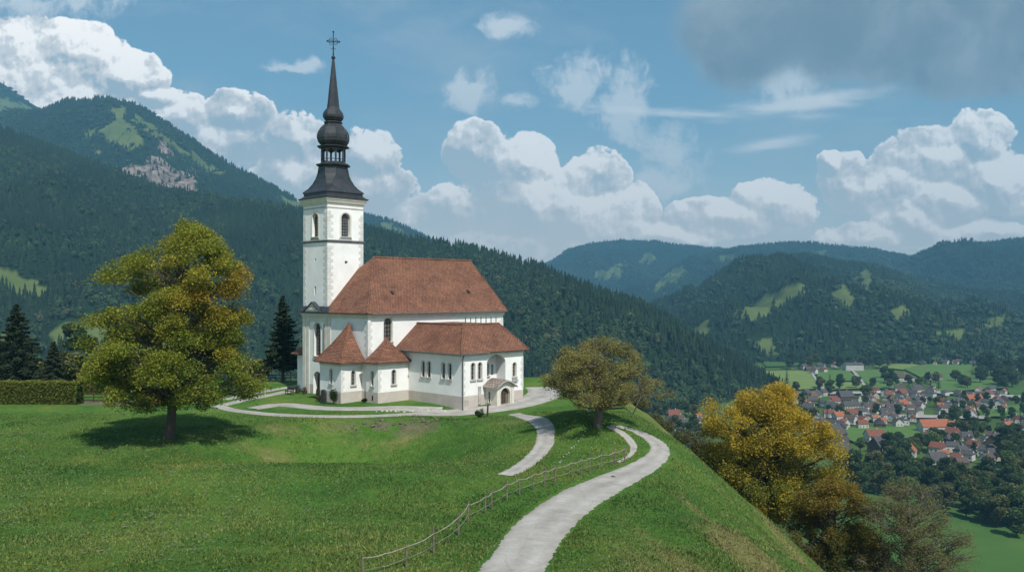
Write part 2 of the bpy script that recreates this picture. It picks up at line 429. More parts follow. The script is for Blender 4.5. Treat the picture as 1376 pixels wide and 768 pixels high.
ROADMASK = []
def strip(name, Lw, Rw, mat, lift=0.04, across=13, ragged=0.12, n=160):
    L = resample(Lw, n); R = resample(Rw, n)
    sL = np.arange(n)*1.0
    rg = lambda o: ragged*(1.0*fbm(sL*0.22, sL*0+o, 2)+1.6*fbm(sL*0.9, sL*0+o+3, 3))
    L = L+(R-L)/np.linalg.norm(R-L, axis=1)[:, None]*rg(3.3)[:, None]
    R = R-(R-L)/np.linalg.norm(R-L, axis=1)[:, None]*rg(7.7)[:, None]
    w = np.linspace(0, 1, across)
    P = L[:, None, :]*(1-w)[None, :, None]+R[:, None, :]*w[None, :, None]
    z = bil(P[..., 0], P[..., 1])+lift
    z[:, 0] -= lift+0.05; z[:, -1] -= lift+0.05
    V = np.dstack([P, z]).reshape(-1, 3)
    i = np.arange(n-1)[:, None]*across; j = np.arange(across-1)[None, :]
    Q = np.stack([i+j, i+across+j, i+across+j+1, i+j+1], -1).reshape(-1, 4)
    # keep the upward orientation
    a = V[Q[5, 1]]-V[Q[5, 0]]; b = V[Q[5, 3]]-V[Q[5, 0]]
    if np.cross(a, b)[2] < 0: Q = Q[:, ::-1]
    o = link(name, np_mesh(name, V, Q, mat, smooth=True, attrs=dict(across=np.tile(w, n))))
    ROADMASK.append((L, R))
    return tag(o, kind='structure')
def xy(pts): return np.array([hit(*p)[:2] for p in pts])
def center_strip(name, pts, widths, mat, world_pts=None, **kw):
    C = resample(np.vstack([xy(pts)] + ([np.array(world_pts)] if world_pts else [])), 90)
    Wd = np.interp(np.linspace(0, 1, 90), np.linspace(0, 1, len(widths)), widths)
    T = np.gradient(C, axis=0); T /= np.linalg.norm(T, axis=1)[:, None]
    Nn = np.stack([-T[:, 1], T[:, 0]], 1)
    return strip(name, (C+Nn*Wd[:, None]/2)[::3], (C-Nn*Wd[:, None]/2)[::3], mat, **kw)

strip('road', np.vstack([[[-5.4, 30.0]], xy([(638,766),(690,703),(742,665),(800,640),(848,621),(871,606),(868,592),(846,579),(818,571.5)])]),
      np.vstack([[[-1.2, 30.0]], xy([(735,766),(762,722),(802,682),(850,652),(886,630),(901,611),(895,596),(868,581),(830,570.5)])]), M['road'], ragged=0.22, n=420)
center_strip('footpath', [(690,556),(716,562),(731,573),(733,590),(725,606),(708,622),(690,633),(672,641)], [1.6,1.8,1.8,1.75,1.6,1.35], M['paving'])
center_strip('footpath', [(290,545),(320,552),(380,557.5),(450,559.5),(520,558),(580,555.5),(640,551),(690,545),(722,535),(733,526),(722,518.5)], [1.6,1.6,1.8,1.8,2.0,3.0,4.2,5.0,5.0,4.2], M['paving'], lift=0.05)
center_strip('footpath', [(338,549),(380,543.5),(430,548),(480,549),(540,548.5),(600,552)], [2.2,2.6,2.8,2.8,3.2,3.6], M['paving'], lift=0.06)
center_strip('footpath', [(292,546),(325,538),(360,531),(402,523)], [1.5,1.5,1.6,2.2], M['paving'], lift=0.045)
center_strip('footpath', [(300,537),(350,527),(405,517)], [1.4,1.4,1.6], M['paving'], lift=0.035)
center_strip('footpath', [(818,573),(836,582),(848,594),(851,604),(845,613),(828,622)], [0.9,0.9,0.8,0.5,0.35,0.3], M['paving'], lift=0.05)

def on_road(x, y, pad=0.15):
    r = np.zeros(np.shape(x), bool)
    for L, R in ROADMASK:
        Cc = (L+R)/2; hw = np.linalg.norm(L-R, axis=1)/2+pad
        bx0, by0 = Cc.min(0)-4; bx1, by1 = Cc.max(0)+4
        sel = np.nonzero((x > bx0) & (x < bx1) & (y > by0) & (y < by1))[0]
        for s in range(0, len(sel), 20000):
            k = sel[s:s+20000]
            D = np.hypot(x[k][:, None]-Cc[None, ::2, 0], y[k][:, None]-Cc[None, ::2, 1])-hw[None, ::2]
            r[k] |= D.min(1) < 0
    return r

def dry_at(x, y):
    s = x-xedge(y); ac = x*0.95+y*0.31; al = y*0.95-x*0.31
    st = fbm(ac*0.30+4, al*0.055+2, 5)+0.5*fbm(ac*0.9, al*0.12, 4)
    base = np.clip((s+0.5)/7, 0, 1)*np.clip((y-20)/15, 0, 1)*np.clip((75-x)/30, 0, 1)
    rim = np.clip((s-6)/9, 0, 1)*np.clip((75-x)/30, 0, 1)
    d = np.clip(base*(st*4.4+0.34), 0, 1)
    d = np.maximum(d, np.clip(rim*(0.75+st*2.0), 0, 1))
    k = np.exp(-((x+13)/15)**2-((y-81)/8)**2)
    return np.maximum(d, np.clip(k*(0.25+2.6*fbm(x*0.22, y*0.30+8, 4)), 0, 0.8))
# ground sheet
dry = dry_at(XX, YY)
earth = np.exp(-(((XX+46)/9)**2+((YY-101)/2.2)**2)**2)*0.9
earth = np.maximum(earth, 0.85*np.exp(-((XX+11.5)/6.5)**4-((YY-85.5+0.12*(XX+11))/1.3)**2)*(fbm(XX*0.6, YY*0.6, 4) > -0.03))
valley = np.clip((-95-ZZ)/12, 0, 1)
nx, ny = XX.shape
i = np.arange(nx-1)[:, None]*ny; j = np.arange(ny-1)[None, :]
Q = np.stack([i+j, i+ny+j, i+ny+j+1, i+j+1], -1).reshape(-1, 4)
ground = link('ground', np_mesh('ground', np.dstack([XX, YY, ZZ]).reshape(-1, 3), Q, M['turf'], smooth=True,
              attrs=dict(dry=dry.ravel(), earth=earth.ravel(), valley=valley.ravel())))
tag(ground, kind='structure')

# ------------------------------------------------------------------ grass and flowers (nobody could count them)
def scatter_near(n, d0, d1, p0=-60, p1=1180, power=0.0):
    d = d0+(d1-d0)*rng.random(n)**(1.0+power)
    px = p0+(p1-p0)*rng.random(n)
    x = (px-HX)/F*d
    keep = ~on_road(x, d, -0.10) & (x < xedge(d)+26)
    x, d = x[keep], d[keep]
    return x, d, bil(x, d)
gx, gy, gz = scatter_near(300000, 36, 92, power=0.7)
n = len(gx)
h = (0.06+0.12*rng.random(n)**1.5)*(0.35+1.9*np.clip(fbm(gx*0.55, gy*0.55, 4)+0.36, 0, 1.2)**1.4)
ang = rng.random(n)*2*PI; lean = rng.normal(0, 0.45, (n, 2))
w = 0.035+0.035*rng.random(n)
V = np.zeros((n, 3, 3))
V[:, 0] = np.stack([gx-np.cos(ang)*w, gy-np.sin(ang)*w, gz-0.02], 1)
V[:, 1] = np.stack([gx+np.cos(ang)*w, gy+np.sin(ang)*w, gz-0.02], 1)
V[:, 2] = np.stack([gx+lean[:, 0]*h, gy+lean[:, 1]*h, gz+h], 1)
k = np.clip(fbm(gx*0.13, gy*0.13, 4)*1.9+0.42+rng.normal(0, 0.18, n), 0, 1)[:, None]
drn = np.clip((gx-xedge(gy)-1)/9, 0, 1)
ct = np.array([0.042, 0.124, 0.022])*(1-k)+np.array([0.180, 0.224, 0.055])*k
tr_ = (fbm(gx*0.05+20, gy*0.32+3, 4) > 0.13)[:, None]          # trodden, paler strips
ct = np.where(tr_, ct*np.array([1.35, 1.15, 1.3]), ct)
ct = ct*(0.6+0.75*rng.random((n, 1)))
dm = np.clip(dry_at(gx, gy)*1.25+rng.normal(0, .14, n), 0, 0.95)[:, None]
ct = ct*(1-dm)+np.array([0.235, 0.215, 0.085])*(0.6+0.7*rng.random((n, 1)))*dm
gr = link('grass', np_mesh('grass', V.reshape(-1, 3), np.arange(3*n).reshape(-1, 3), M['grass'], tint=np.repeat(ct, 3, axis=0)))
tag(gr, 'short green grass with straw tufts covering the meadow', 'grass', kind='stuff')

fx, fy, fz = scatter_near(9000, 36, 78, power=0.9)
keep = (fbm(fx*0.16+5, fy*0.16, 3)+0.12*rng.normal(size=len(fx)) > 0.0); fx, fy, fz = fx[keep], fy[keep], fz[keep]
n = len(fx); r = 0.034+0.058*rng.random(n)**2.5; zf = fz+0.10+0.12*rng.random(n)
a = np.arange(6)*PI/3
V = np.stack([fx[:, None]+r[:, None]*np.cos(a), fy[:, None]+r[:, None]*np.sin(a)*0.9, zf[:, None]+r[:, None]*0.5*np.cos(a+1)], -1)
yel = (fbm(fx*0.3+31, fy*0.3, 3) > 0.05)[:, None]
ct = np.where(yel, np.array([0.55, 0.40, 0.03]), np.array([0.72, 0.72, 0.66]))*(0.75+0.25*rng.random((n, 1)))
fl = link('wildflowers', np_mesh('wildflowers', V.reshape(-1, 3), np.arange(6*n).reshape(-1, 6), M['petal'], tint=np.repeat(ct, 6, axis=0)))
tag(fl, 'tiny white and yellow wildflowers dotted through the meadow', 'flowers', kind='stuff')

# ------------------------------------------------------------------ mountains and forests
def mountain(name, cols, shape=1.15, relief=0.0, rseed=0.0, clear=(), rock=(), nt=130, nc=260, roundness=0.0):
    cols = np.array(cols, float)                     # px, crest y, crest d, foot d, foot z
    px = np.linspace(cols[0, 0], cols[-1, 0], nc)
    C = [np.interp(px, cols[:, 0], cols[:, k]) for k in range(1, 5)]
    ker = np.hanning(9); ker /= ker.sum()
    C = [np.convolve(np.pad(c, 4, mode='edge'), ker, mode='valid') for c in C]
    cy, cd, fd, fz = C
    cz = CAMH+(HY-cy)/F*cd
    t = np.concatenate([np.linspace(0, 1, nt), 1+np.linspace(0.02, 0.5, 18)])
    tt = np.minimum(t, 1)[None, :]; bk = np.maximum(t-1, 0)[None, :]
    d = fd[:, None]+(cd-fd)[:, None]*t[None, :]
    z = fz[:, None]+(cz-fz)[:, None]*tt**shape-(cz-fz)[:, None]*bk*1.6
    X = (px[:, None]-HX)/F*d
    env = np.sin(np.clip(tt, 0, 1)*PI)**0.7
    rs = 1.0/(0.16*np.mean(cd-fd)+60)
    g = fbm(X*rs*1.3+rseed, d*rs*0.55+rseed*2, 5)
    rid = 0.5-np.abs(fbm(X*rs*1.7+rseed+9, d*rs*0.45+4, 4))*2
    z = z+env*relief*(g*1.3+rid*0.5)+relief*0.05*fbm(X*rs*8, d*rs*8+rseed, 3)
    P = np.dstack([X, d, z])
    spx, spy = HX+X/d*F, HY-(z-CAMH)/d*F
    jx = spx+22*fbm(X*rs*9, d*rs*9, 4); jy = spy+16*fbm(X*rs*9+50, d*rs*9, 4)
    cl = np.zeros(X.shape); rk = np.zeros(X.shape)
    for p in clear: cl = np.maximum(cl, inpoly(jx, jy, p)*1.0)
    for p in rock: rk = np.maximum(rk, inpoly(jx, jy, p)*1.0)
    n2 = len(t)
    i = np.arange(nc-1)[:, None]*n2; j = np.arange(n2-1)[None, :]
    Q = np.stack([i+j, i+n2+j, i+n2+j+1, i+j+1], -1).reshape(-1, 4)
    o = link(name, np_mesh(name, P.reshape(-1, 3), Q, M['mountain'], smooth=True, attrs=dict(clearing=cl.ravel(), rock=rk.ravel())))
    tag(o, kind='structure')
    return P, cl, rk

def surf_sample(res, n, tmax=1.05, nt=130):
    """random points on a mountain grid, even per ground area"""
    P, cl, rk = res
    A = P[1:, :-1]-P[:-1, :-1]; B = P[:-1, 1:]-P[:-1, :-1]
    ar = np.linalg.norm(np.cross(A, B), axis=2)
    ar[:, int(nt*tmax):] = 0
    w = ar.ravel()/ar.sum()
    k = rng.choice(len(w), n, p=w)
    i, j = np.divmod(k, ar.shape[1])
    a = rng.random((n, 1)); b = rng.random((n, 1))
    q = P[i, j]*(1-a)*(1-b)+P[i+1, j]*a*(1-b)+P[i, j+1]*(1-a)*b+P[i+1, j+1]*a*b
    return q, cl[i, j] > 0.5, rk[i, j] > 0.5

def conifer_template(tiers, sides, seed):
    r = np.random.default_rng(seed); V = []; Fc = []
    for k in range(tiers):
        z0 = 0.10+0.80*k/tiers; z1 = min(1.0, z0+1.35/tiers*0.9+0.05)
        if k == tiers-1: z1 = 1.0
        rad = 0.21*(1-z0)**0.85+0.015
        o = len(V); ph = r.random()*6
        for s in range(sides):
            a = ph+2*PI*s/sides; q = rad*(0.7+0.6*r.random()) if s % 2 == 0 else rad*(0.45+0.4*r.random())
            V.append((q*math.cos(a), q*math.sin(a), z0-0.05*r.random()))
        V.append((0.01*r.normal(), 0.01*r.normal(), z1))
        for s in range(sides): Fc.append((o+s, o+(s+1) % sides, o+sides))
    return np.array(V), np.array(Fc)
def blob_template(seed, n=46, core=1):
    import bmesh
    bm = bmesh.new(); bmesh.ops.create_icosphere(bm, subdivisions=core, radius=1.0)
    V = np.array([v.co[:] for v in bm.verts]); Fc = np.array([[v.index for v in f.verts] for f in bm.faces]); bm.free()
    r = np.random.default_rng(seed)
    V = V*(0.78+0.3*(r.random((len(V), 1))-0.5))
    D = r.normal(0, 1, (n, 3)); D[:, 2] = D[:, 2]*0.9+0.25; D /= np.linalg.norm(D, axis=1)[:, None]
    lob = 0.82+0.22*np.sin(D[:, 0]*4+seed)*np.cos(D[:, 1]*4.3+seed)+0.12*r.random(n)
    c = D*lob[:, None]; up = D+np.array([0, 0, 0.5])+r.normal(0, .45, (n, 3)); up /= np.linalg.norm(up, axis=1)[:, None]
    a_ = np.cross(up, r.normal(0, 1, (n, 3))); a_ /= np.linalg.norm(a_, axis=1)[:, None]; b_ = np.cross(up, a_)
    s = 0.20+0.16*r.random((n, 1)); T = np.stack([c-a_*s, c+b_*s*0.9+up*s*.25, c+a_*s], 1).reshape(-1, 3)
    Fc = np.concatenate([Fc, np.arange(3*n).reshape(-1, 3)+len(V)]); V = np.concatenate([V, T])
    V = V*np.array([0.42, 0.42, 0.48]); V[:, 2] += 0.50
    return V, Fc

def forest(name, label, groups, mat):
    """groups: list of (templates, points, heights, widths, tints) -> one mesh"""
    Vs, Fs, Ts = [], [], []; off = 0
    for tmpls, pts, hs, ws, tn in groups:
        which = rng.integers(0, len(tmpls), len(pts)); rot = rng.random(len(pts))*2*PI
        for q, (tv, tf) in enumerate(tmpls):
            s = np.nonzero(which == q)[0]
            if not len(s): continue
            c, sn = np.cos(rot[s])[:, None], np.sin(rot[s])[:, None]
            x = tv[None, :, 0]*ws[s][:, None]; y = tv[None, :, 1]*ws[s][:, None]
            V = np.stack([x*c-y*sn+pts[s, 0:1], x*sn+y*c+pts[s, 1:2], tv[None, :, 2]*hs[s][:, None]+pts[s, 2:3]-0.04*hs[s][:, None]], -1)
            f = tf[None]+(np.arange(len(s))*len(tv))[:, None, None]+off
            t = np.repeat(tn[s][:, None, :], len(tv), axis=1)*(0.92+0.16*rng.random((len(s), len(tv), 1)))
            Vs.append(V.reshape(-1, 3)); Fs.append(f.reshape(-1, 3)); Ts.append(t.reshape(-1, 3)); off += len(s)*len(tv)
    o = link(name, np_mesh(name, np.concatenate(Vs), np.concatenate(Fs), mat, tint=np.concatenate(Ts)))
    return tag(o, label, 'forest', kind='stuff')

CON = [conifer_template(4, 8, s) for s in range(5)]
CONS = [conifer_template(2, 6, s+20) for s in range(4)]
BLO = [blob_template(s, 64, 1) for s in range(5)]
BLOS = [blob_template(s+9, 22, 1) for s in range(4)]
C_DARK = np.array([0.012, 0.028, 0.015]); C_MID = np.array([0.025, 0.050, 0.024]); C_LEAF = np.array([0.048, 0.080, 0.028]); C_BUD = np.array([0.068, 0.076, 0.038])

def plant(name, label, res, n, hmin, hmax, tm, near, leafy=0.35, lscale=0.004, clear_rate=0.012, rock_rate=0.12, wfac=1.0, nt=130):
    q, cl, rk = surf_sample(res, n, nt=nt)
    keep = np.where(cl, rng.random(n) < clear_rate, np.where(rk, rng.random(n) < rock_rate, True))
    q = q[keep]; n = len(q)
    f = fbm(q[:, 0]*lscale+3, q[:, 1]*lscale*0.7+7, 4)+0.11*rng.normal(size=n)+(leafy-0.5)*0.5
    isl = f > 0.0
    h = (hmin+(hmax-hmin)*rng.random(n)**1.3)*(0.8+0.5*np.clip(fbm(q[:, 0]*lscale*2.2+40, q[:, 1]*lscale*2.2, 3)+.4, 0, 1))
    k = np.clip(rng.normal(0.42, 0.22, n)+1.3*fbm(q[:, 0]*lscale*1.6+5, q[:, 1]*lscale*1.6, 4), 0, 1)[:, None]
    tc = (C_DARK*(1-k)+C_MID*k)*(0.8+0.4*rng.random((n, 1)))
    tl = (C_MID*(1-k)+C_LEAF*k)*(0.85+0.4*rng.random((n, 1)))
    bud = rng.random((n, 1)) < 0.06
    tl = np.where(bud, C_BUD, tl)
    a = ~isl
    forest(name, label, [(CON if near else CONS, q[a], h[a], h[a]*(0.85+0.4*rng.random(a.sum()))*wfac, tc[a]),
                         (BLO if near else BLOS, q[isl], h[isl]*0.72, h[isl]*(0.75+0.4*rng.random(isl.sum()))*wfac, tl[isl])], tm)

spur = mountain('hill', [(-320, 70, 2600, 850, -95), (-100, 140, 2300, 850, -98), (0, 175, 2200, 850, -98), (100, 213, 2100, 840, -100), (220, 258, 2000, 820, -104), (320, 272, 1950, 800, -108),
    (400, 285, 1900, 780, -110), (520, 321, 1800, 760, -114), (600, 337, 1700, 750, -114), (680, 350, 1600, 750, -116), (730, 363, 1550, 760, -118), (800, 396, 1450, 800, -118), (900, 442, 1330, 880, -118),
    (1000, 492, 1230, 1000, -118), (1030, 512, 1200, 1060, -118), (1060, 528, 1180, 1100, -119)], 1.1, 95, 2.0,
    clear=[[(-40, 350), (20, 365), (60, 385), (75, 400), (30, 395), (-30, 380)], [(65, 445), (90, 430), (125, 432), (170, 448), (150, 470), (80, 468)], [(-60, 440), (20, 450), (30, 470), (-60, 470)]])
plant('forest', 'dense dark conifer wood with pale broadleaf patches on the near spur behind the church', spur, 36000, 13, 25, M['farleaf'], True, 0.30, 0.006, wfac=0.85)

mtn = mountain('mountain', [(-400, 120, 4200, 2800, 120), (-100, 150, 3900, 2700, 120), (0, 156, 3800, 2600, 110), (50, 150, 3750, 2600, 110), (95, 136, 3700, 2550, 110), (150, 132, 3700, 2500, 110), (195, 147, 3700, 2500, 110), (240, 178, 3650, 2450, 100),
    (285, 207, 3600, 2400, 90), (330, 234, 3550, 2350, 80), (375, 259, 3500, 2300, 60), (420, 281, 3450, 2250, 40), (470, 300, 3400, 2200, 20), (520, 322, 3350, 2150, 0), (580, 345, 3300, 2100, -20), (640, 372, 3250, 2100, -40)], 1.0, 220, 5.0,
    clear=[[(135, 172), (165, 160), (185, 175), (195, 195), (170, 200), (140, 192)], [(98, 182), (130, 170), (128, 182), (110, 188)], [(145, 148), (165, 140), (170, 165), (150, 160)], [(375, 262), (405, 275), (408, 290), (390, 285)],
           [(122, 205), (135, 200), (134, 216)], [(180, 152), (240, 190), (230, 196), (180, 165)], [(200, 170), (300, 232), (290, 236), (205, 185)]],
    rock=[[(160, 226), (190, 222), (208, 208), (222, 215), (240, 232), (262, 228), (266, 262), (240, 270), (205, 264), (185, 244), (165, 240)], [(200, 178), (225, 195), (235, 215), (215, 205)], [(142, 222), (156, 224), (150, 238)]])
plant('forest', 'blue green wood covering the high mountain with the bare cliff', mtn, 34000, 15, 26, M['farleaf'], False, 0.3, 0.003, rock_rate=0.10, wfac=1.15)
peak = mountain('mountain', [(-500, 10, 5600, 4300, 300), (-150, 40, 5500, 4200, 300), (-60, 78, 5400, 4200, 300), (0, 110, 5300, 4200, 300), (40, 138, 5300, 4200, 300), (75, 158, 5300, 4200, 280), (130, 200, 5300, 4200, 260)], 1.0, 100, 8.0,
    clear=[[(-60, 120), (20, 135), (50, 152), (-60, 165)]])
plant('forest', 'hazy wood on the highest peak at the left edge', peak, 5000, 22, 36, M['farleaf'], False, 0.3, 0.003, wfac=1.2)
back = mountain('mountain', [(400, 330, 4900, 3900, 60), (450, 302, 4900, 3900, 60), (490, 291, 4900, 3900, 60), (520, 296, 4900, 3900, 40), (560, 314, 4800, 3900, 20), (600, 335, 4800, 3900, 0), (660, 365, 4700, 3900, -20)], 1.0, 60, 12.0,
    clear=[[(500, 300), (530, 303), (560, 320), (520, 316)]])
plant('forest', 'pale blue wood on the ridge right behind the church tower', back, 7000, 22, 34, M['farleaf'], False, 0.3, 0.003, wfac=1.2)
far1 = mountain('mountain', [(640, 405, 7000, 5200, -60), (690, 382, 7000, 5200, -60), (728, 360, 7000, 5200, -60), (760, 338, 7000, 5200, -60), (800, 326, 7000, 5200, -60), (835, 322, 7000, 5200, -60), (880, 324, 6900, 5200, -60), (930, 331, 6800, 5100, -60), (965, 334, 6800, 5100, -60), (1000, 345, 6800, 5100, -60), (1100, 380, 6700, 5000, -60)], 1.0, 260, 15.0,
    clear=[[(800, 366), (838, 352), (836, 374), (808, 376)], [(860, 345), (880, 340), (878, 352), (862, 354)]])
plant('forest', 'blue hazy wood on the farthest rounded mountain in the middle', far1, 19000, 16, 25, M['farleaf'], False, 0.3, 0.002, wfac=1.3)
far2 = mountain('mountain', [(780, 440, 5800, 3900, -90), (850, 400, 5800, 3900, -90), (905, 362, 5800, 3900, -90), (950, 342, 5800, 3900, -90), (1000, 330, 5800, 3900, -90), (1060, 326, 5800, 3900, -90), (1120, 329, 5700, 3900, -90), (1160, 334, 5700, 3900, -90), (1200, 344, 5700, 3900, -90), (1232, 352, 5700, 3800, -90), (1290, 370, 5600, 3800, -90), (1400, 400, 5500, 3800, -90)], 1.0, 260, 18.0,
    clear=[[(872, 384), (920, 354), (918, 372), (884, 394)], [(960, 347), (992, 338), (988, 356)], [(1080, 338), (1110, 336), (1104, 348)]])
plant('forest', 'blue wood on the long ridge behind the middle hill', far2, 23000, 15, 24, M['farleaf'], False, 0.3, 0.002, wfac=1.25)
far3 = mountain('mountain', [(1140, 392, 4900, 3300, -100), (1190, 368, 4900, 3300, -100), (1228, 351, 4900, 3300, -100), (1262, 338, 4900, 3300, -100), (1300, 330, 4900, 3300, -100), (1340, 325, 4900, 3300, -100), (1376, 320, 4900, 3300, -100), (1500, 305, 5000, 3300, -100), (1700, 330, 5200, 3300, -100)], 1.0, 210, 21.0)
plant('forest', 'dark blue wood on the ridge at the right edge', far3, 19000, 15, 24, M['farleaf'], False, 0.3, 0.002, wfac=1.2)
midh = mountain('hill', [(760, 455, 3300, 1700, -116), (850, 432, 3250, 1600, -116), (900, 418, 3200, 1550, -116), (940, 400, 3200, 1520, -116), (975, 378, 3200, 1500, -116), (1010, 360, 3200, 1500, -116), (1045, 347, 3200, 1500, -116), (1080, 343, 3200, 1480, -116), (1110, 349, 3200, 1480, -116),
    (1150, 357, 3150, 1470, -116), (1185, 360, 3100, 1470, -116), (1215, 372, 3100, 1460, -116), (1260, 385, 3100, 1450, -116), (1320, 394, 3100, 1440, -116), (1380, 402, 3100, 1430, -116), (1500, 415, 3100, 1420, -116), (1700, 430, 3100, 1400, -116)], 0.95, 190, 25.0,
    clear=[[(985, 424), (1030, 398), (1040, 414), (1004, 434)], [(1108, 402), (1135, 380), (1155, 402), (1146, 420)], [(912, 446), (948, 428), (956, 448), (930, 462)], [(1025, 400), (1080, 378), (1096, 390), (1040, 410)], [(1148, 372), (1170, 362), (1172, 392), (1158, 392)], [(1250, 452), (1300, 438), (1290, 460)], [(1012, 462), (1034, 450), (1046, 474), (1018, 476)], [(1190, 420), (1215, 410), (1222, 424), (1200, 432)], [(1320, 430), (1350, 424), (1350, 438), (1325, 442)]])
plant('forest', 'dark green wood with small clearings on the middle hill above the village', midh, 42000, 12, 20, M['farleaf'], False, 0.33, 0.004, wfac=1.15)
#@@NEXT
# ------------------------------------------------------------------ church
def arch(w, h, n=8, pointed=False):
    r = w/2
    pts = [(-r, 0), (r, 0), (r, h-r)]
    for k in range(1, n): a = PI*k/n; pts.append((r*math.cos(a), h-r+r*math.sin(a)))
    pts.append((-r, h-r))
    return pts
def rect(w, h): return [(-w/2, 0), (w/2, 0), (w/2, h), (-w/2, h)]

class Face:
    """a vertical wall face from plan point p0 to p1 (outside on the right hand), heights z0..z1"""
    def __init__(s, p0, p1, z0, z1, top=None):
        s.p0 = Vector((*p0, 0)); s.p1 = Vector((*p1, 0)); s.d = (s.p1-s.p0); s.len = s.d.length; s.d.normalize()
        s.n = Vector((s.d.y, -s.d.x, 0)); s.z0, s.z1 = z0, z1; s.holes = []; s.top = top
    def P(s, a, z, out=0.0): q = s.p0+s.d*a+s.n*out; return (q.x, q.y, z)
    def hole(s, a, z, w, h, arched=True, depth=0.28):
        s.holes.append((a, z, w, h, arched, depth)); return s
    def wall(s, mb, m=0, split=None, m2=1):
        outline = [(0, s.z0), (s.len, s.z0), (s.len, s.z1)] + (s.top or []) + [(0, s.z1)]
        if split: outline = [(0, s.z0), (s.len, s.z0), (s.len, split), (s.len, s.z1)] + (s.top or []) + [(0, s.z1), (0, split)]
        pts = list(outline); edges = [(k, (k+1) % len(outline)) for k in range(len(outline))]
        if split: edges.append((2, len(outline)-1))
        hp = []
        for a, z, w, h, ar, dp in s.holes:
            pl = [(a+x, z+y) for x, y in (arch(w, h) if ar else rect(w, h))]
            o = len(pts); pts += pl; edges += [(o+k, o+(k+1) % len(pl)) for k in range(len(pl))]; hp.append(pl)
        r = delaunay_2d_cdt([Vector(p) for p in pts], edges, [], 0, 1e-5)
        vs, fs = r[0], r[2]
        cx = np.array([sum(vs[i].x for i in f)/len(f) for f in fs]); cz = np.array([sum(vs[i].y for i in f)/len(f) for f in fs])
        keep = inpoly(cx, cz, outline)
        for pl in hp: keep &= ~inpoly(cx, cz, pl)
        V = [s.P(v.x, v.y) for v in vs]
        up = [(f, cz[k]) for k, f in enumerate(fs) if keep[k]]
        def orient(f):
            a, b, c = (Vector(V[i]) for i in f[:3])
            return tuple(f) if (b-a).cross(c-a).dot(s.n) > 0 else tuple(f)[::-1]
        mb.add(V, [orient(f) for f, z in up if not (split and z < split)], m)
        if split: mb.add(V, [orient(f) for f, z in up if z < split], m2)
        for (a, z, w, h, ar, dp), pl in zip(s.holes, hp):
            k = len(pl)
            mb.add([s.P(x, y) for x, y in pl]+[s.P(x, y, -dp) for x, y in pl], [(i, i+k, (i+1) % k+k, (i+1) % k) for i in range(k)], m)
    def window(s, parent, idx, bars=(1, 3), frame=0.07, surround=0.12, name='window', pane='glass', sill=True, lattice=False):
        a, z, w, h, ar, dp = s.holes[idx]
        pl = arch(w, h) if ar else rect(w, h)
        mb = MB()
        mb.add([s.P(a+x, z+y, -dp+0.02) for x, y in pl], [tuple(range(len(pl)))], 0)
        sh = lambda t: [(x*(w+2*t)/w, (y-h/2)*(h+2*t)/h+h/2) for x, y in pl]
        def ring(t0, t1, o0, o1, m):
            A, B = sh(t0), sh(t1); k = len(pl)
            V = [s.P(a+x, z+y, o1) for x, y in A]+[s.P(a+x, z+y, o1) for x, y in B]+[s.P(a+x, z+y, o0) for x, y in A]+[s.P(a+x, z+y, o0) for x, y in B]
            Fc = []
            for i in range(k):
                j = (i+1) % k
                Fc += [(i, j, j+k, i+k), (i+k, j+k, j+3*k, i+3*k), (j, i, i+2*k, j+2*k)]
            mb.add(V, Fc, m)
        ring(-frame, 0, -dp+0.02, -dp+0.09, 1)
        def bar(x0, x1, y0, y1):
            V = [s.P(a+x, z+y, o) for o in (-dp+0.03, -dp+0.07) for x, y in ((x0, y0), (x1, y0), (x1, y1), (x0, y1))]
            mb.add(V, [(4, 5, 6, 7), (0, 1, 5, 4), (1, 2, 6, 5), (2, 3, 7, 6), (3, 0, 4, 7)], 1)
        b = 0.022
        for k in range(1, bars[0]+1):
            x = -w/2+w*k/(bars[0]+1); top = (h-w/2+math.sqrt(max((w/2)**2-x*x, 0)) if ar else h); bar(x-b, x+b, 0.0, top-0.03)
        for k in range(1, bars[1]+1):
            y = h*k/(bars[1]+1); hw = w/2
            if ar and y > h-w/2: hw = math.sqrt(max((w/2)**2-(y-h+w/2)**2, 0.001))
            bar(-hw+0.03, hw-0.03, y-b, y+b)
        if surround: ring(0.005, surround, 0.002, 0.05, 2)
        if sill:
            A = s.P(a-w/2-0.12, z-0.10, 0.004); mbx = [s.P(a+x, z+y, o) for o in (0.006, 0.14) for x, y in ((-w/2-0.14, -0.14), (w/2+0.14, -0.14), (w/2+0.14, 0.0), (-w/2-0.14, 0.0))]
            mb.add(mbx, [(4, 5, 6, 7), (0, 1, 5, 4), (1, 2, 6, 5), (2, 3, 7, 6), (3, 0, 4, 7)], 3)
        return mb.build(name, [M[pane], M['lead'], M['cornice'], M['stone']], parent)

TH = math.radians(46.0)
church = empty('church', (-17, 101, 0), TH, 'white baroque church with red tiled roofs and a tall onion-domed black spire on the hilltop', 'church')
W_, L_, EV = 13.9, 22.7, 10.45
def boxed(mb, f, a0, a1, z0, z1, o0, o1, m=0):
    V = [f.P(a, z, o) for o in (o0, o1) for a, z in ((a0, z0), (a1, z0), (a1, z1), (a0, z1))]
    mb.add(V, [(3, 2, 1, 0), (4, 5, 6, 7), (0, 1, 5, 4), (1, 2, 6, 5), (2, 3, 7, 6), (3, 0, 4, 7)], m)

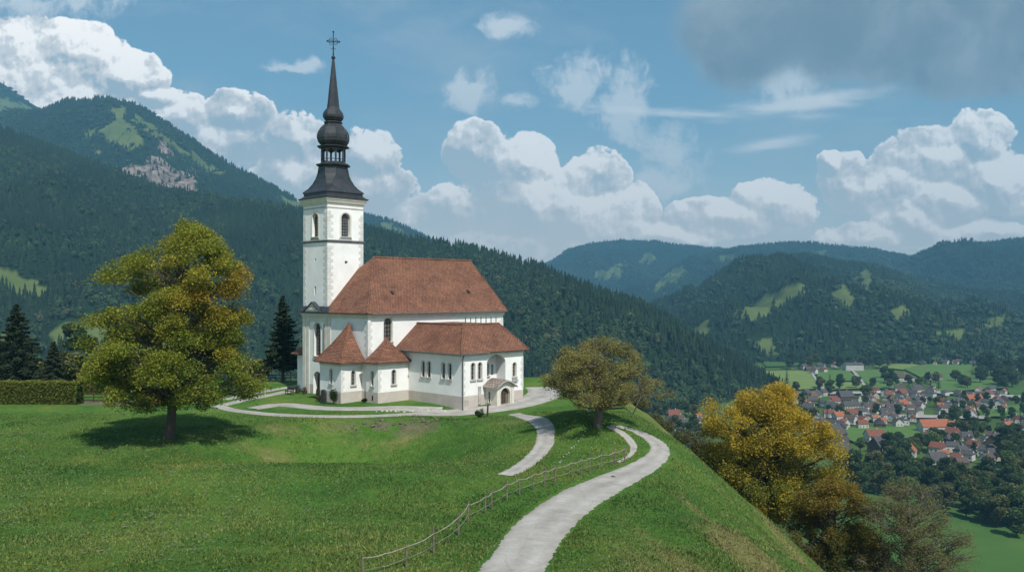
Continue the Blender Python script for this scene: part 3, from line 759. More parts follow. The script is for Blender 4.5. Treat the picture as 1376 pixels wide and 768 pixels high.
# nave walls
mb = MB()
side = Face((0, 0), (L_, 0), -1.2, EV); side.hole(2.95, 7.0, 1.25, 2.9)
fac = Face((0, W_), (0, 0), -1.2, EV)           # west front, a measured from the far corner
fac.hole(W_-10.6, 4.9, 1.45, 4.2, True, 0.35).hole(W_-10.6, 0.05, 1.9, 2.9, True, 0.7)
eas = Face((L_, 0), (L_, W_), -1.2, EV, top=[(W_, EV), (W_/2, 17.4)][1:])
nor = Face((L_, W_), (0, W_), -1.2, EV)
side.wall(mb); fac.wall(mb, split=1.25); eas.wall(mb); nor.wall(mb)
nave = mb.build('nave_wall', [M['plaster'], M['plinth']], church)
side.window(nave, 0, (2, 5)); fac.window(nave, 0, (2, 8), surround=0.16)
# moulding: pilasters, cornice bands
mb = MB()
fx = lambda f, a0, a1, z0, z1, o: boxed(mb, f, a0, a1, z0, z1, 0.003, o)
for a in (0.02, 0.85+0.0, W_-9.0, W_-8.25): fx(fac, a, a+0.62, -1.0, EV-0.62, 0.10)
fx(fac, 0.66, W_-8.35, 9.25, 9.8, 0.07)
for z0, z1, o in ((EV-0.6, EV-0.36, 0.14), (EV-0.357, EV-0.16, 0.26), (EV-0.157, EV-0.02, 0.40)):
    boxed(mb, fac, -o, W_+o, z0, z1, -0.3, o); boxed(mb, side, 0.31, L_+0.1, z0, z1, -0.3, o)
mb.build('cornice', M['cornice'], nave)
# quoins: alternating blocks at a corner
def quoins(parent, faces, z0, z1, m='quoin', h=0.42, wide=0.62, name='quoin_strip'):
    mb = MB(); z = z0; k = 0
    while z+h < z1:
        for f, at_end in faces:
            w = wide if (k+f.holes.__len__()) % 2 == 0 else wide*0.62
            a0, a1 = (f.len-w, f.len+0.012) if at_end else (-0.012, w)
            boxed(mb, f, a0, a1, z+0.015, z+h-0.02, 0.002, 0.028)
        z += h; k += 1
    return mb.build(name, M[m], parent)
quoins(nave, [(Face((0, 0), (L_, 0), 0, 1), False), (Face((0, W_), (0, 0), 0, 1), True)], 4.9, EV-0.7)
quoins(nave, [(Face((0, 0), (L_, 0), 0, 1), True)], 8.0, EV-0.7)

# nave roof: hip over the west front, gable at the east end
def roof_mesh(name, pts, faces, parent, mat='tiles', thick=0.14, lines=()):
    mb = MB(); n = len(pts)
    mb.add(pts, faces, 0)
    # under side and rim
    mb.add([(x, y, z-thick) for x, y, z in pts], [f[::-1] for f in faces], 1)
    cnt = {}
    for f in faces:
        for i in range(len(f)):
            e = (f[i], f[(i+1) % len(f)]); cnt[frozenset(e)] = cnt.get(frozenset(e), []) + [e]
    for e in cnt.values():
        if len(e) == 1:
            a, b = e[0]
            mb.add([pts[a], pts[b], (*pts[b][:2], pts[b][2]-thick), (*pts[a][:2], pts[a][2]-thick)], [(1, 0, 3, 2)], 1)
    o = mb.build(name, [M[mat], M['wood']], parent, uv=True)
    if lines:
        for nm, a, b, r in lines:
            rb = MB(); va, vb = Vector(a), Vector(b); k = max(3, int((vb-va).length/0.45))
            P = [va+(vb-va)*i/(k*2) for i in range(k*2+1)]
            rb.tube(P, [r*(1.0 if i % 2 else 1.16) for i in range(len(P))], 7)
            rb.build(nm, M['tiles'], o, uv=True)
    return o
ov = 0.5; RZ = 17.45; ya = W_/2
p = [(-ov, -ov, EV), (L_+0.35, -ov, EV), (L_+0.35, ya, RZ), (6.0, ya, RZ), (-ov, W_+0.1, EV), (L_+0.35, W_+ov, EV)]
nr = roof_mesh('nave_roof', p, [(0, 1, 2, 3), (0, 3, 4), (4, 3, 2, 5)], church,
          lines=[('ridge_cap', p[3], p[2], 0.14), ('hip_cap', p[0], p[3], 0.12), ('verge_trim', p[1], p[2], 0.08)])
mb = MB()
for u, vv in ((5.2, 2.0), (18.2, 2.1)):           # two small roof vents
    z = EV+(vv+ov)*(RZ-EV)/(ya+ov)
    mb.add([(u-.2, vv-.2, z+.0), (u+.2, vv-.2, z+.0), (u+.16, vv-.16, z+.2), (u-.16, vv-.16, z+.2), (u-.18, vv+.25, z+.42), (u+.18, vv+.25, z+.42)],
           [(0, 1, 2, 3), (3, 2, 5, 4), (1, 5, 2), (0, 3, 4)], 0)
    mb.build('roof_vent', M['slate'], nr); mb = MB()
mb = MB(); mb.tube([(0.2, -ov-0.06, EV-0.1), (L_+0.3, -ov-0.06, EV-0.1)], [0.09, 0.09], 8); mb.build('gutter', M['zinc'], nr)

# tower
TW = 5.45; t0, t1 = 8.4, 8.4+TW; TT = 24.5
tw = Face((0, t1), (0, t0), EV-0.5, TT); ts = Face((0, t0), (TW, t0), EV-0.5, TT); te = Face((TW, t0), (TW, t1), EV-0.5, TT); tn = Face((TW, t1), (0, t1), EV-0.5, TT)
for f in (tw, ts, te, tn): f.hole(TW/2, 20.0, 1.35, 3.0, True, 0.45)
tw.hole(TW/2, 16.9, 0.3, 0.34, False, 0.4).hole(TW/2, 12.6, 0.36, 1.1, False, 0.4)
ts.hole(TW/2+0.1, 16.6, 0.42, 0.34, False, 0.4)
mb = MB()
for f in (tw, ts, te, tn): f.wall(mb)
tower = mb.build('tower', [M['plaster'], M['plinth']], church)
for f in (tw, ts, te, tn): f.window(tower, 0, (3, 7), frame=0.09, surround=0.22, name='belfry_window')
for f, i in ((tw, 1), (tw, 2), (ts, 1)): f.window(tower, i, (0, 0), frame=0.04, surround=0, sill=False)
quoins(tower, [(ts, False), (tw, True)], EV+0.4, 19.0, wide=0.85); quoins(tower, [(ts, False), (tw, True)], 19.8, 23.3, wide=0.85)
quoins(tower, [(tw, False)], EV+0.4, 23.3, wide=0.7); quoins(tower, [(ts, True)], 16.2, 23.3, wide=0.7)
sq = lambda o: (-o, t0-o, TW+o, t1+o)
mb = MB(); mb.frustum(sq(0.10), 19.25, sq(0.14), 19.42); mb.frustum(sq(0.18), 19.42, sq(0.06), 19.55); mb.build('string_course', M['zinc'], tower)
mb = MB(); mb.frustum(sq(0.05), 23.55, sq(0.05), 23.68, 1); mb.frustum(sq(0.03), 23.95, sq(0.12), 24.2); mb.frustum(sq(0.18), 24.2, sq(0.34), 24.6); mb.frustum(sq(0.38), 24.6, sq(0.40), 24.82)
mb.build('tower_cornice', [M['cornice'], M['stone']], tower)
for f in (tw, ts):      # mouldings under the belfry sills
    mb = MB()
    for k in range(7): boxed(mb, f, TW/2-1.0+k*0.29, TW/2-1.0+k*0.29+0.2, 19.66, 19.78, 0.003, 0.06)
    mb.build('sill_moulding', M['stone'], tower)
# small pediment and dark ledge at the foot of the tower
mb = MB()
mb.add([(-0.55, t1+0.5, EV+0.02), (-0.55, t0-1.0, EV+0.02), (0.0, t0-0.5, EV+0.75), (0.0, t1+0.1, EV+0.75), (-0.55, t1+0.5, EV-0.08), (-0.55, t0-1.0, EV-0.08)], [(0, 3, 2, 1), (0, 1, 5, 4)], 0)
led = mb.build('tower_ledge', M['slate'], tower)
pc = t0+2.7
mb = MB(); mb.add([(-0.5, pc+1.75, EV+.05), (-0.5, pc-1.75, EV+.05), (-0.5, pc, EV+1.15), (0.1, pc+1.75, EV+.05), (0.1, pc-1.75, EV+.05), (0.1, pc, EV+1.15)], [(0, 2, 1), (0, 3, 5, 2), (1, 2, 5, 4)], 0)
mb.tube([(-0.52, pc+1.2, EV+.3), (-0.52, pc, EV+0.95), (-0.52, pc-1.2, EV+.3)], [0.05]*3, 5, 1); mb.tube([(-0.52, pc+1.2, EV+.3), (-0.52, pc-1.2, EV+.3)], [0.05]*2, 5, 1)
pd = mb.build('pediment', [M['cornice'], M['stone']], tower)
mb = MB()
for sg in (1, -1):
    a = (-0.62, pc+sg*2.0, EV+.02); b = (-0.62, pc, EV+1.32); c = (0.25, pc, EV+1.32); d = (0.25, pc+sg*2.0, EV+.02)
    q = [a, b, c, d]; lo = [(x, y, z-0.1) for x, y, z in q]
    mb.add(q+lo, [(0, 1, 2, 3), (7, 6, 5, 4), (0, 4, 5, 1), (0, 3, 7, 4)], 0)
mb.build('pediment_roof', M['slate'], pd)

# spire: flared skirt, lantern, onion, bulb, needle
TC = (TW/2, t0+TW/2)
def section(s, c, z):
    k = s-c
    return [(TC[0]+x, TC[1]+y, z) for x, y in ((s, -k), (s, k), (k, s), (-k, s), (-s, k), (-s, -k), (-k, -s), (k, -s))]
def loft(mb, secs, m=0, cap=True):
    V = [p for s in secs for p in section(*s)]; Fc = []
    for i in range(len(secs)-1):
        for j in range(8): Fc.append((i*8+j, i*8+(j+1) % 8, i*8+8+(j+1) % 8, i*8+8+j))
    if cap: Fc += [tuple(range(8))[::-1], tuple((len(secs)-1)*8+j for j in range(8))]
    mb.add(V, Fc, m)
oc = 0.586     # chamfer of a regular octagon
spire = MB()
loft(spire, [(3.22, .02, 24.80), (3.24, .02, 24.92), (3.05, .03, 25.0), (2.72, .06, 25.28), (2.70, .08, 25.62)], cap=False)
loft(spire, [(2.82, .08, 25.60), (2.80, .10, 25.72), (2.42, .35, 26.2), (2.12, .55, 26.75), (1.90, .72, 27.4), (1.76, .86, 28.1), (1.68, .9, 28.75), (1.66, .95, 29.1)], cap=False)
loft(spire, [(1.66, .95, 29.05), (2.02, 2.02*oc, 29.2), (2.06, 2.06*oc, 29.36), (1.72, 1.72*oc, 29.5), (1.5, 1.5*oc, 29.55), (1.5, 1.5*oc, 29.7)], cap=False)
sp = spire.build('spire', M['slate'], church)
mb = MB()                                                    # standing seams on the skirt
for j in range(8):
    P = []
    for s, c, z in [(2.80, .10, 25.74), (2.42, .35, 26.2), (2.12, .55, 26.75), (1.90, .72, 27.4), (1.76, .86, 28.1), (1.67, .92, 29.0)]:
        P.append(section(s+0.02, c, z)[j])
    mb.tube(P, [0.045]*len(P), 5)
mb.build('skirt_seam', M['slate'], sp)
ln = MB()
for p_ in section(1.36, 1.36*oc, 0):
    ln.tube([(p_[0], p_[1], 29.6), (p_[0], p_[1], 31.45)], [0.13, 0.13], 8)
for j in range(8):                                           # arched heads between the posts
    a, b = section(1.38, 1.38*oc, 0)[j], section(1.38, 1.38*oc, 0)[(j+1) % 8]
    for k in range(6):
        f0, f1 = k/6, (k+1)/6; z0 = 31.45-0.30*abs(2*(f0+f1)/2-1)**1.5-0.1
        q0 = [a[i]+(b[i]-a[i])*f0 for i in (0, 1)]; q1 = [a[i]+(b[i]-a[i])*f1 for i in (0, 1)]
        ln.add([(*q0, z0), (*q1, z0), (*q1, 31.5), (*q0, 31.5)], [(0, 1, 2, 3)], 0)
    ln.tube([(a[0], a[1], 30.05), (b[0], b[1], 30.05)], [0.05, 0.05], 5)
loft(ln, [(1.3, 1.3*oc, 31.4), (1.5, 1.5*oc, 31.5), (1.92, 1.92*oc, 31.6), (1.95, 1.95*oc, 31.74), (1.45, 1.45*oc, 31.85)])
ln.build('lantern', M['slate'], sp)
on = MB(); prof = [(1.28, 31.84), (1.56, 32.02), (1.80, 32.35), (1.9, 32.8), (1.88, 33.2), (1.74, 33.65), (1.48, 34.08), (1.18, 34.42), (1.0, 34.62), (.95, 34.74), (1.12, 34.78), (1.12, 34.92), (.84, 34.98)]
loft(on, [(r, r*oc, z) for r, z in prof])
for j in range(8): on.tube([section(r*1.01, r*1.01*oc, z)[j] for r, z in prof[:10]], [0.05]*10, 5)
on.build('onion_dome', M['slate'], sp)
bu = MB(); loft(bu, [(r, r*oc, z) for r, z in [(.84, 34.97), (1.02, 35.12), (1.22, 35.45), (1.27, 35.75), (1.18, 36.1), (.98, 36.42), (.82, 36.6), (.76, 36.74)]])
bu.build('bulb', M['slate'], sp)
ne = MB(); loft(ne, [(.76, .76*oc, 36.72), (.66, .66*oc, 37.7), (.42, .42*oc, 40.2), (.15, .15*oc, 42.95), (.12, .12*oc, 43.1)]); ne.build('needle', M['slate'], sp)
cr = MB(); cx, cyy = TC
cr.ball((cx, cyy, 43.25), 0.26, 0, 10, 7); cr.ball((cx, cyy, 43.7), 0.12)
cr.tube([(cx, cyy, 43.3), (cx, cyy, 46.55)], [0.075, 0.05], 6)
ax = Vector((math.cos(-TH+0.25), math.sin(-TH+0.25), 0)); ce = Vector((cx, cyy, 45.35))
cr.tube([ce-ax*0.72, ce+ax*0.72], [0.055, 0.055], 6)
for sg in (1, -1):
    cr.ball(ce+ax*0.74*sg, 0.13); cr.ball(ce+ax*0.52*sg+Vector((0, 0, .16)), 0.08); cr.ball(ce+ax*0.52*sg-Vector((0, 0, .16)), 0.08)
cr.ball((cx, cyy, 46.6), 0.13); cr.ball((cx, cyy, 46.2), 0.09); cr.ball(ce, 0.15)
for z in (44.2, 44.6): cr.ball((cx, cyy, z), 0.10)
for k in range(4):                                           # scrolls in the angles of the cross
    b = k*PI/2+PI/4; P = [ce+ax*(0.1+0.28*math.cos(b))+ax*0.0 for _ in range(1)]
    o = ce+ax*(0.30*(1 if math.cos(b) > 0 else -1))+Vector((0, 0, 0.30*(1 if math.sin(b) > 0 else -1)))
    cr.tube([o+ax*0.16*math.cos(q)+Vector((0, 0, 0.16*math.sin(q))) for q in np.linspace(0, 2*PI, 9)], [0.028]*9, 4, cap=False)
cr.tube([ce-ax*.3-Vector((0, 0, .95)), ce+ax*.3-Vector((0, 0, .95))], [0.04, 0.04], 5)
cr.build('cross', M['iron'], sp)

# door in the west front
mb = MB()
pl = arch(1.9, 2.9); f = fac; a = W_-10.6
mb.add([f.P(a+x, 0.05+y, -0.66) for x, y in pl], [tuple(range(len(pl)))], 0)
for k in range(5): boxed(mb, f, a-0.9+k*0.45-0.02, a-0.9+k*0.45+0.02, 0.1, 2.0, -0.66, -0.62, 1)
dr = mb.build('door', [M['wood'], M['iron']], nave)
mb = MB(); mb.ball(f.P(a+0.25, 1.1, -0.6), 0.06); mb.build('handle', M['iron'], dr)
mb = MB(); boxed(mb, f, a-1.5, a+1.5, -1.0, 0.04, 0.0, 0.75); mb.build('door_step', M['stone'], nave)
mb = MB(); P = [f.P(W_-8.95, 9.0, 0.16), f.P(W_-8.95, 3.0, 0.16)]; mb.tube(P, [0.06, 0.06], 6); mb.build('downpipe', M['zinc'], nave)

# two polygonal turrets leaning on the nave corner
def turret(f1, f2, rects, ev, apex, curve, eave_pts, wins1, wins2, z0=-1.3, extra=None):
    mb = MB(); f1.wall(mb, split=1.3); f2.wall(mb, split=1.3)
    if extra: extra.wall(mb, split=1.3)
    o = mb.build('turret_wall', [M['plaster'], M['plinth']], church)
    for f, ws in ((f1, wins1), (f2, wins2)):
        for k in range(len(ws)): f.window(o, k, (1, 3), frame=0.06, surround=0.09)
    for f in (f1, f2):
        mb = MB(); boxed(mb, f, 0.0, f.len, z0, -0.10, 0.004, 0.16); mb.build('plinth', M['stone'], o)
        mb = MB(); boxed(mb, f, 0, f.len, ev-0.42, ev-0.16, 0.004, 0.10); boxed(mb, f, 0, f.len, ev-0.158, ev-0.02, 0.004, 0.2); mb.build('cornice', M['cornice'], o)
    # concave pyramid roof
    rb = MB(); n = len(eave_pts); lev = 9; V = []
    for k in range(lev):
        t = k/(lev-1); g = 1-t; s = g*(1-curve*t*0.9) 
        for x, y in eave_pts:
            V.append((apex[0]+(x-apex[0])*s, apex[1]+(y-apex[1])*s, ev+(apex[2]-ev)*t))
    Fc = [(k*n+j, k*n+j+1, k*n+n+j+1, k*n+n+j) for k in range(lev-1) for j in range(n-1)]
    rb.add(V, Fc, 0)
    rb.add([(x, y, ev-0.12) for x, y in eave_pts]+[(x, y, ev) for x, y in eave_pts], [(j, j+1, n+j+1, n+j) for j in range(n-1)], 1)
    rb.add([(x, y, ev-0.12) for x, y in eave_pts], [tuple(range(n))], 1)
    r = rb.build('turret_roof', [M['tiles'], M['wood']], church, uv=True)
    for j in range(1, n-1):
        hb_ = MB(); P = [V[k*n+j] for k in range(lev-1)]+[(apex[0], apex[1], apex[2]+0.03)]
        hb_.tube(P, [0.10]*len(P), 6); hb_.build('hip_cap', M['tiles'], r, uv=True)
    return o, r
a1 = Face((-3.0, 5.5), (-3.0, 1.2), -1.3, 4.75); a2 = Face((-3.0, 1.2), (0.0, 1.2), -1.3, 4.75)
a1.hole(2.35, 2.2, 0.55, 1.75); a2.hole(1.75, 2.0, 0.6, 1.75)
ax_ = Face((0.0, 5.5), (-3.0, 5.5), -1.3, 4.75)
t1o, _ = turret(a1, a2, None, 4.75, (-0.3, 3.35, 9.3), 0.34, [(0.0, 6.05), (-3.55, 6.05), (-3.55, 0.65), (0.0, 0.35)], [1], [1], extra=ax_)
b1 = Face((-0.25, 0.0), (-0.25, -2.25), -1.3, 4.8); b2 = Face((-0.25, -2.25), (4.3, -2.25), -1.3, 4.8)
b1.hole(1.2, 2.0, 0.5, 1.7, False); b2.hole(2.3, 2.1, 0.62, 1.75)
t2o, _ = turret(b1, b2, None, 4.8, (2.5, -0.12, 7.5), 0.26, [(-0.8, 0.0), (-0.8, -2.8), (4.26, -2.8), (4.26, 0.0)], [1], [1])
quoins(t1o, [(a2, False)], 1.4, 4.2, wide=0.5); quoins(t2o, [(b2, False)], 1.4, 4.2, wide=0.5)
for f, o in ((a1, t1o), (b1, t2o)):                          # small cellar openings in the plinth
    mb = MB(); boxed(mb, f, f.len*0.55-0.12, f.len*0.55+0.12, 0.35, 0.95, 0.003, 0.02); mb.build('cellar_window', M['glass'], o)

# side wing with the niche
WU0, WU1, WV, WE = 4.3, 14.4, -11.6, 6.05
wl = Face((WU0, 0), (WU0, WV), -1.4, WE); 
wr1 = Face((WU0, WV), (8.3, WV), -1.4, WE); wr2 = Face((11.35, WV), (WU1, WV), -1.4, WE); wre = Face((WU1, WV), (WU1, 0), -1.4, WE)
for a, w in ((2.0, 0.52), (4.95, 0.62), (6.0, 0.62), (8.55, 0.62), (9.65, 0.62)): wl.hole(a, 3.05, w, 1.85)
for a in (1.75, 2.85): wr1.hole(a, 3.0, 0.62, 1.95)
wr2.hole(1.5, 2.9, 0.62, 1.7)
nb = Face((8.3, WV+1.5), (11.35, WV+1.5), -1.4, WE); nb.hole(1.45, 3.1, 0.6, 1.5).hole(2.35, 3.15, 0.34, 1.25, False)
n1 = Face((8.3, WV), (8.3, WV+1.5), -1.4, WE); n2 = Face((11.35, WV+1.5), (11.35, WV), -1.4, WE)
mb = MB()
for f in (wl, wr1, wr2, wre): f.wall(mb, split=1.25)
for f in (nb, n1, n2): f.wall(mb)
# arched head of the niche
nf = Face((8.3, WV), (11.35, WV), 4.4, WE)
ar = [(0, WE), (0, 4.75)]
for k in range(13):
    b = PI-PI*k/12; ar.append((1.525+1.525*math.cos(b), 4.75+0.95*math.sin(b)))
ar += [(3.05, WE)]
V = [nf.P(a, z) for a, z in ar]+[nf.P(a, z, -0.35) for a, z in ar]; k = len(ar)
r = delaunay_2d_cdt([Vector(q) for q in ar], [(i, (i+1) % k) for i in range(k)], [], 1, 1e-6)
for off, o in ((0, 0.0), (1, -0.35)):
    vv = [nf.P(q.x, q.y, o) for q in r[0]]; mb.add(vv, [tuple(f) for f in r[2]], 0)
mb.add(V, [(i, i+k, i+1+k, i+1) for i in range(1, k-2)], 0)
wing = mb.build('wing_wall', [M['plaster'], M['plinth']], church)
for i in range(5): wl.window(wing, i, (1, 3), frame=0.06, surround=0.11)
for i in range(2): wr1.window(wing, i, (1, 3), frame=0.06, surround=0.11)
wr2.window(wing, 0, (1, 3), frame=0.06, surround=0.10)
nb.window(wing, 0, (1, 2), frame=0.05, surround=0.08); nb.window(wing, 1, (0, 2), frame=0.05, surround=0.0, sill=False)
quoins(wing, [(wr1, False)], 1.4, 5.4, wide=0.55); quoins(wing, [(wr2, True)], 1.4, 5.4, wide=0.45)
for f in (wl, wr1, wr2):
    mb = MB(); boxed(mb, f, 0.0, f.len, -1.4, -0.32, 0.004, 0.26); mb.build('plinth', M['stone'], wing)
    mb = MB(); boxed(mb, f, 0, f.len, WE-0.3, WE-0.02, 0.004, 0.14); mb.build('cornice', M['cornice'], wing)
mb = MB(); boxed(mb, wr2, 1.1, 2.0, 2.35, 2.62, 0.004, 0.2); mb.build('ledge', M['stone'], wing)
mb = MB(); boxed(mb, wr1, 2.55, 2.95, 0.15, 2.2, 0.003, 0.12); mb.build('stone_tablet', M['stone'], wing)
mb = MB(); boxed(mb, wr1, 0.45, 0.75, 0.2, 0.85, 0.003, 0.03); boxed(mb, wr1, 0.85, 1.1, 0.2, 0.75, 0.003, 0.03); mb.build('cellar_window', M['stone'], wing)
mb = MB(); P = [wr1.P(-0.0, WE-0.15, 0.42), wr1.P(0.05, WE-0.6, 0.16), wr1.P(0.05, -0.6, 0.16)]; mb.tube(P, [0.075]*3, 7); mb.build('downpipe', M['zinc'], wing)
tz = 9.15; e = 0.5; ez = WE+0.02
p = [(WU0-e, -0.02, ez), (WU0-e, WV-e, ez), (WU1+e, WV-e, ez), (WU1+e, -0.02, ez), (7.5, -0.02, tz), (7.5, -8.4, tz), (13.4, -8.4, tz), (13.4, -0.02, tz)]
wroof = roof_mesh('wing_roof', p, [(0, 4, 5, 1)[::-1][::-1][::-1], (1, 5, 6, 2)[::-1], (2, 6, 7, 3)[::-1], (4, 7, 6, 5)[::-1]], church,
     lines=[('hip_cap', p[1], p[5], 0.12), ('hip_cap', p[2], p[6], 0.12), ('ridge_cap', p[4], p[5], 0.12), ('ridge_cap', p[5], p[6], 0.12)])
for k in range(7):                                           # snow guard posts along the top of the wing roof
    u = 8.0+k*0.85; mb = MB(); mb.box((u-.04, -8.3, tz-0.05), (u+.04, -8.22, tz+0.85)); mb.build('guard_post', M['zinc'], wroof)
mb = MB(); mb.tube([(WU0-e-0.05, -0.3, ez-0.08), (WU0-e-0.05, WV-e-0.05, ez-0.08), (8.2, WV-e-0.05, ez-0.08)], [0.08]*3, 7); mb.build('gutter', M['zinc'], wroof)

# porch in front of the niche
PU0, PU1, PV = 7.96, 10.75, -13.5
pf = Face((PU0, PV), (PU1, PV), -1.3, 2.15, top=[(2.79*0.75, 2.55), (2.79*0.5, 2.72), (2.79*0.25, 2.55)]); pf.hole(1.45, -0.35, 1.55, 2.35, True, 0.35)
pl_ = Face((PU0, WV), (PU0, PV), -1.3, 2.15); pl_.hole(0.75, 0.35, 0.3, 1.25, True, 0.2)
pr_ = Face((PU1, PV), (PU1, WV), -1.3, 2.15)
mb = MB()
for f in (pf, pl_, pr_): f.wall(mb)
porch = mb.build('porch', [M['cornice'], M['plinth']], church)
pl_.window(porch, 0, (0, 0), frame=0.04, surround=0.06)
mb = MB(); boxed(mb, pf, 0.0, pf.len, -1.3, -0.3, 0.003, 0.12); boxed(mb, pl_, 0, pl_.len, -1.3, -0.3, 0.003, 0.12); boxed(mb, pf, 0.0, 0.4, -0.29, 2.0, 0.004, 0.09); boxed(mb, pf, 2.4, 2.79, -0.29, 2.0, 0.004, 0.09)
mb.build('porch_pier', M['cornice'], porch)
mb = MB(); hp = arch(1.55, 2.35); mb.add([pf.P(1.45+x, -0.35+y, -0.34) for x, y in hp], [tuple(range(len(hp)))], 0)
boxed(mb, pf, 1.43, 1.47, -0.3, 1.9, -0.34, -0.28, 1)
for q in (0.95, 1.95): boxed(mb, pf, q-.2, q+.2, 0.0, 1.2, -0.34, -0.30, 1)
dr = mb.build('door', [M['wood'], M['pale_wood']], porch)
rb = MB(); nn = 10; V = []
for j in range(nn+1):
    t = j/nn; a = PU0-0.35+(PU1-PU0+0.7)*t; z = 2.12+0.78*math.sin(PI*t)**1.1
    V += [(a, PV-0.4, z), (a, WV+0.1, z+0.1), (a, PV-0.4, z-0.16), (a, WV+0.1, z-0.06)]
for j in range(nn):
    o = j*4; rb.f += []; 
Fq = []; 
for j in range(nn): o = j*4; Fq += [(o, o+4, o+5, o+1)]
rb.add(V, Fq, 0); rb.add(V, [(j*4, j*4+2, j*4+6, j*4+4) for j in range(nn)]+[(0, 1, 3, 2), (nn*4, nn*4+2, nn*4+3, nn*4+1)]+[(j*4+2, j*4+3, j*4+7, j*4+6) for j in range(nn)], 1)
rb.build('porch_roof', [M['stonetiles'], M['stone']], porch, uv=True)
mb = MB()
for k in range(3): boxed(mb, wr2, 0.3+k*0.2, 2.6-k*0.1, -1.2, -0.35+k*0.16, 0.02, 1.5-k*0.45)
mb.build('side_step', M['stone'], church)
# annex behind the west front
mb = MB(); an = Face((1.2, 17.2), (1.2, W_+0.02), -1.2, 4.9); an2 = Face((6, 17.2), (1.2, 17.2), -1.2, 4.9); an.wall(mb); an2.wall(mb)
ann = mb.build('annex_wall', [M['plaster'], M['plinth']], church)
roof_mesh('annex_roof', [(0.6, 17.9, 4.85), (0.6, W_+.05, 4.85), (3.6, W_+.05, 7.2), (3.6, 15.6, 7.2), (6.6, 17.9, 4.85)], [(0, 1, 2, 3)[::-1], (0, 3, 4)[::-1]], church)

# things standing by the church, (u, v) plan places
def ch(u, v, z=None):
    c, s = math.cos(TH), math.sin(TH); x = -17+u*c-v*s; y = 101+u*s+v*c
    return Vector((x, y, float(bil(x, y)) if z is None else z))
def slab(name, loc, w, h, d, mat, label, cat, rz=TH, round_top=True):
    mb = MB(); pl = arch(w, h, 6) if round_top else rect(w, h); k = len(pl)
    mb.add([(x, -d/2, y-0.1) for x, y in pl]+[(x, d/2, y-0.1) for x, y in pl], [tuple(range(k)), tuple(range(2*k-1, k-1, -1))]+[((i+1) % k, i, i+k, (i+1) % k+k) for i in range(k)], 0)
    mb.box((-w/2-.1, -d/2-.08, -0.2), (w/2+.1, d/2+.08, 0.12), 0)
    o = mb.build(name, mat, None); o.location = loc; o.rotation_euler = (0, 0, rz); return tag(o, label, cat)
slab('gravestone', ch(-4.2, 2.9), 0.85, 1.75, 0.25, M['slate'], 'dark round-topped stone slab in front of the left turret', 'gravestone', TH-PI/2)
slab('gravestone', ch(-2.0, 7.3), 0.8, 1.35, 0.25, M['rock'], 'low dark stone slab right beside the arched church door', 'gravestone', TH-PI/2)
def planter(loc, label, r=0.38, h=0.55, bush=0.35, col=(0.05, 0.085, 0.02)):
    e_ = empty('plant_pot', loc, 0, label, 'plant pot')
    mb = MB(); mb.tube([(0, 0, -.05), (0, 0, h*.7), (0, 0, h), (0, 0, h-.06)], [r*.7, r*.95, r, r*.8], 10, 0); mb.build('pot', M['wood'], e_)
    n_ = 260; q = rng.normal(0, 1, (n_, 3)); q /= np.linalg.norm(q, axis=1)[:, None]; q = q*bush*rng.random((n_, 1))**.4+np.array([0, 0, h+bush*.6])
    leaf_mesh('foliage', q, 0.09, np.tile(np.array(col), (n_, 1))*(0.7+.6*rng.random((n_, 1))), e_)
# ------------------------------------------------------------------ foliage tools
def leaf_mesh(name, P, size, tint, parent, mat=None, up=0.35, flat=1.0, verts=4):
    """leaves: bent diamonds with random turns, mostly facing up and outward"""
    n = len(P); size = np.broadcast_to(size, (n,))
    nrm = rng.normal(0, 1, (n, 3)); nrm[:, 2] = np.abs(nrm[:, 2])*flat+up; nrm /= np.linalg.norm(nrm, axis=1)[:, None]
    a = np.cross(nrm, rng.normal(0, 1, (n, 3))); a /= np.linalg.norm(a, axis=1)[:, None]+1e-9
    b = np.cross(nrm, a)
    s = (size*(0.45+1.0*rng.random(n)**1.4))[:, None]
    V = np.stack([P-a*s*0.62, P+b*s*0.36+nrm*s*0.12, P+a*s*0.62, P-b*s*0.36+nrm*s*0.12], 1)
    me = np_mesh(name, V.reshape(-1, 3), np.arange(4*n).reshape(-1, 4), mat or M['leaf'], tint=np.repeat(tint, 4, axis=0))
    return link(name, me, parent)

def tubes_mesh(name, chains, mat, parent):
    """chains: list of (points, radii, sides)"""
    Vs, Fs, off = [], [], 0
    for P, R, s in chains:
        v, f = tube_np(np.asarray(P, float), np.asarray(R, float), s); Vs.append(v); Fs.append(f+off); off += len(v)
    return link(name, np_mesh(name, np.concatenate(Vs), np.concatenate(Fs), mat, smooth=True), parent)

def bez(p0, p1, p2, n):
    t = np.linspace(0, 1, n)[:, None]
    return (1-t)**2*p0+2*t*(1-t)*p1+t*t*p2

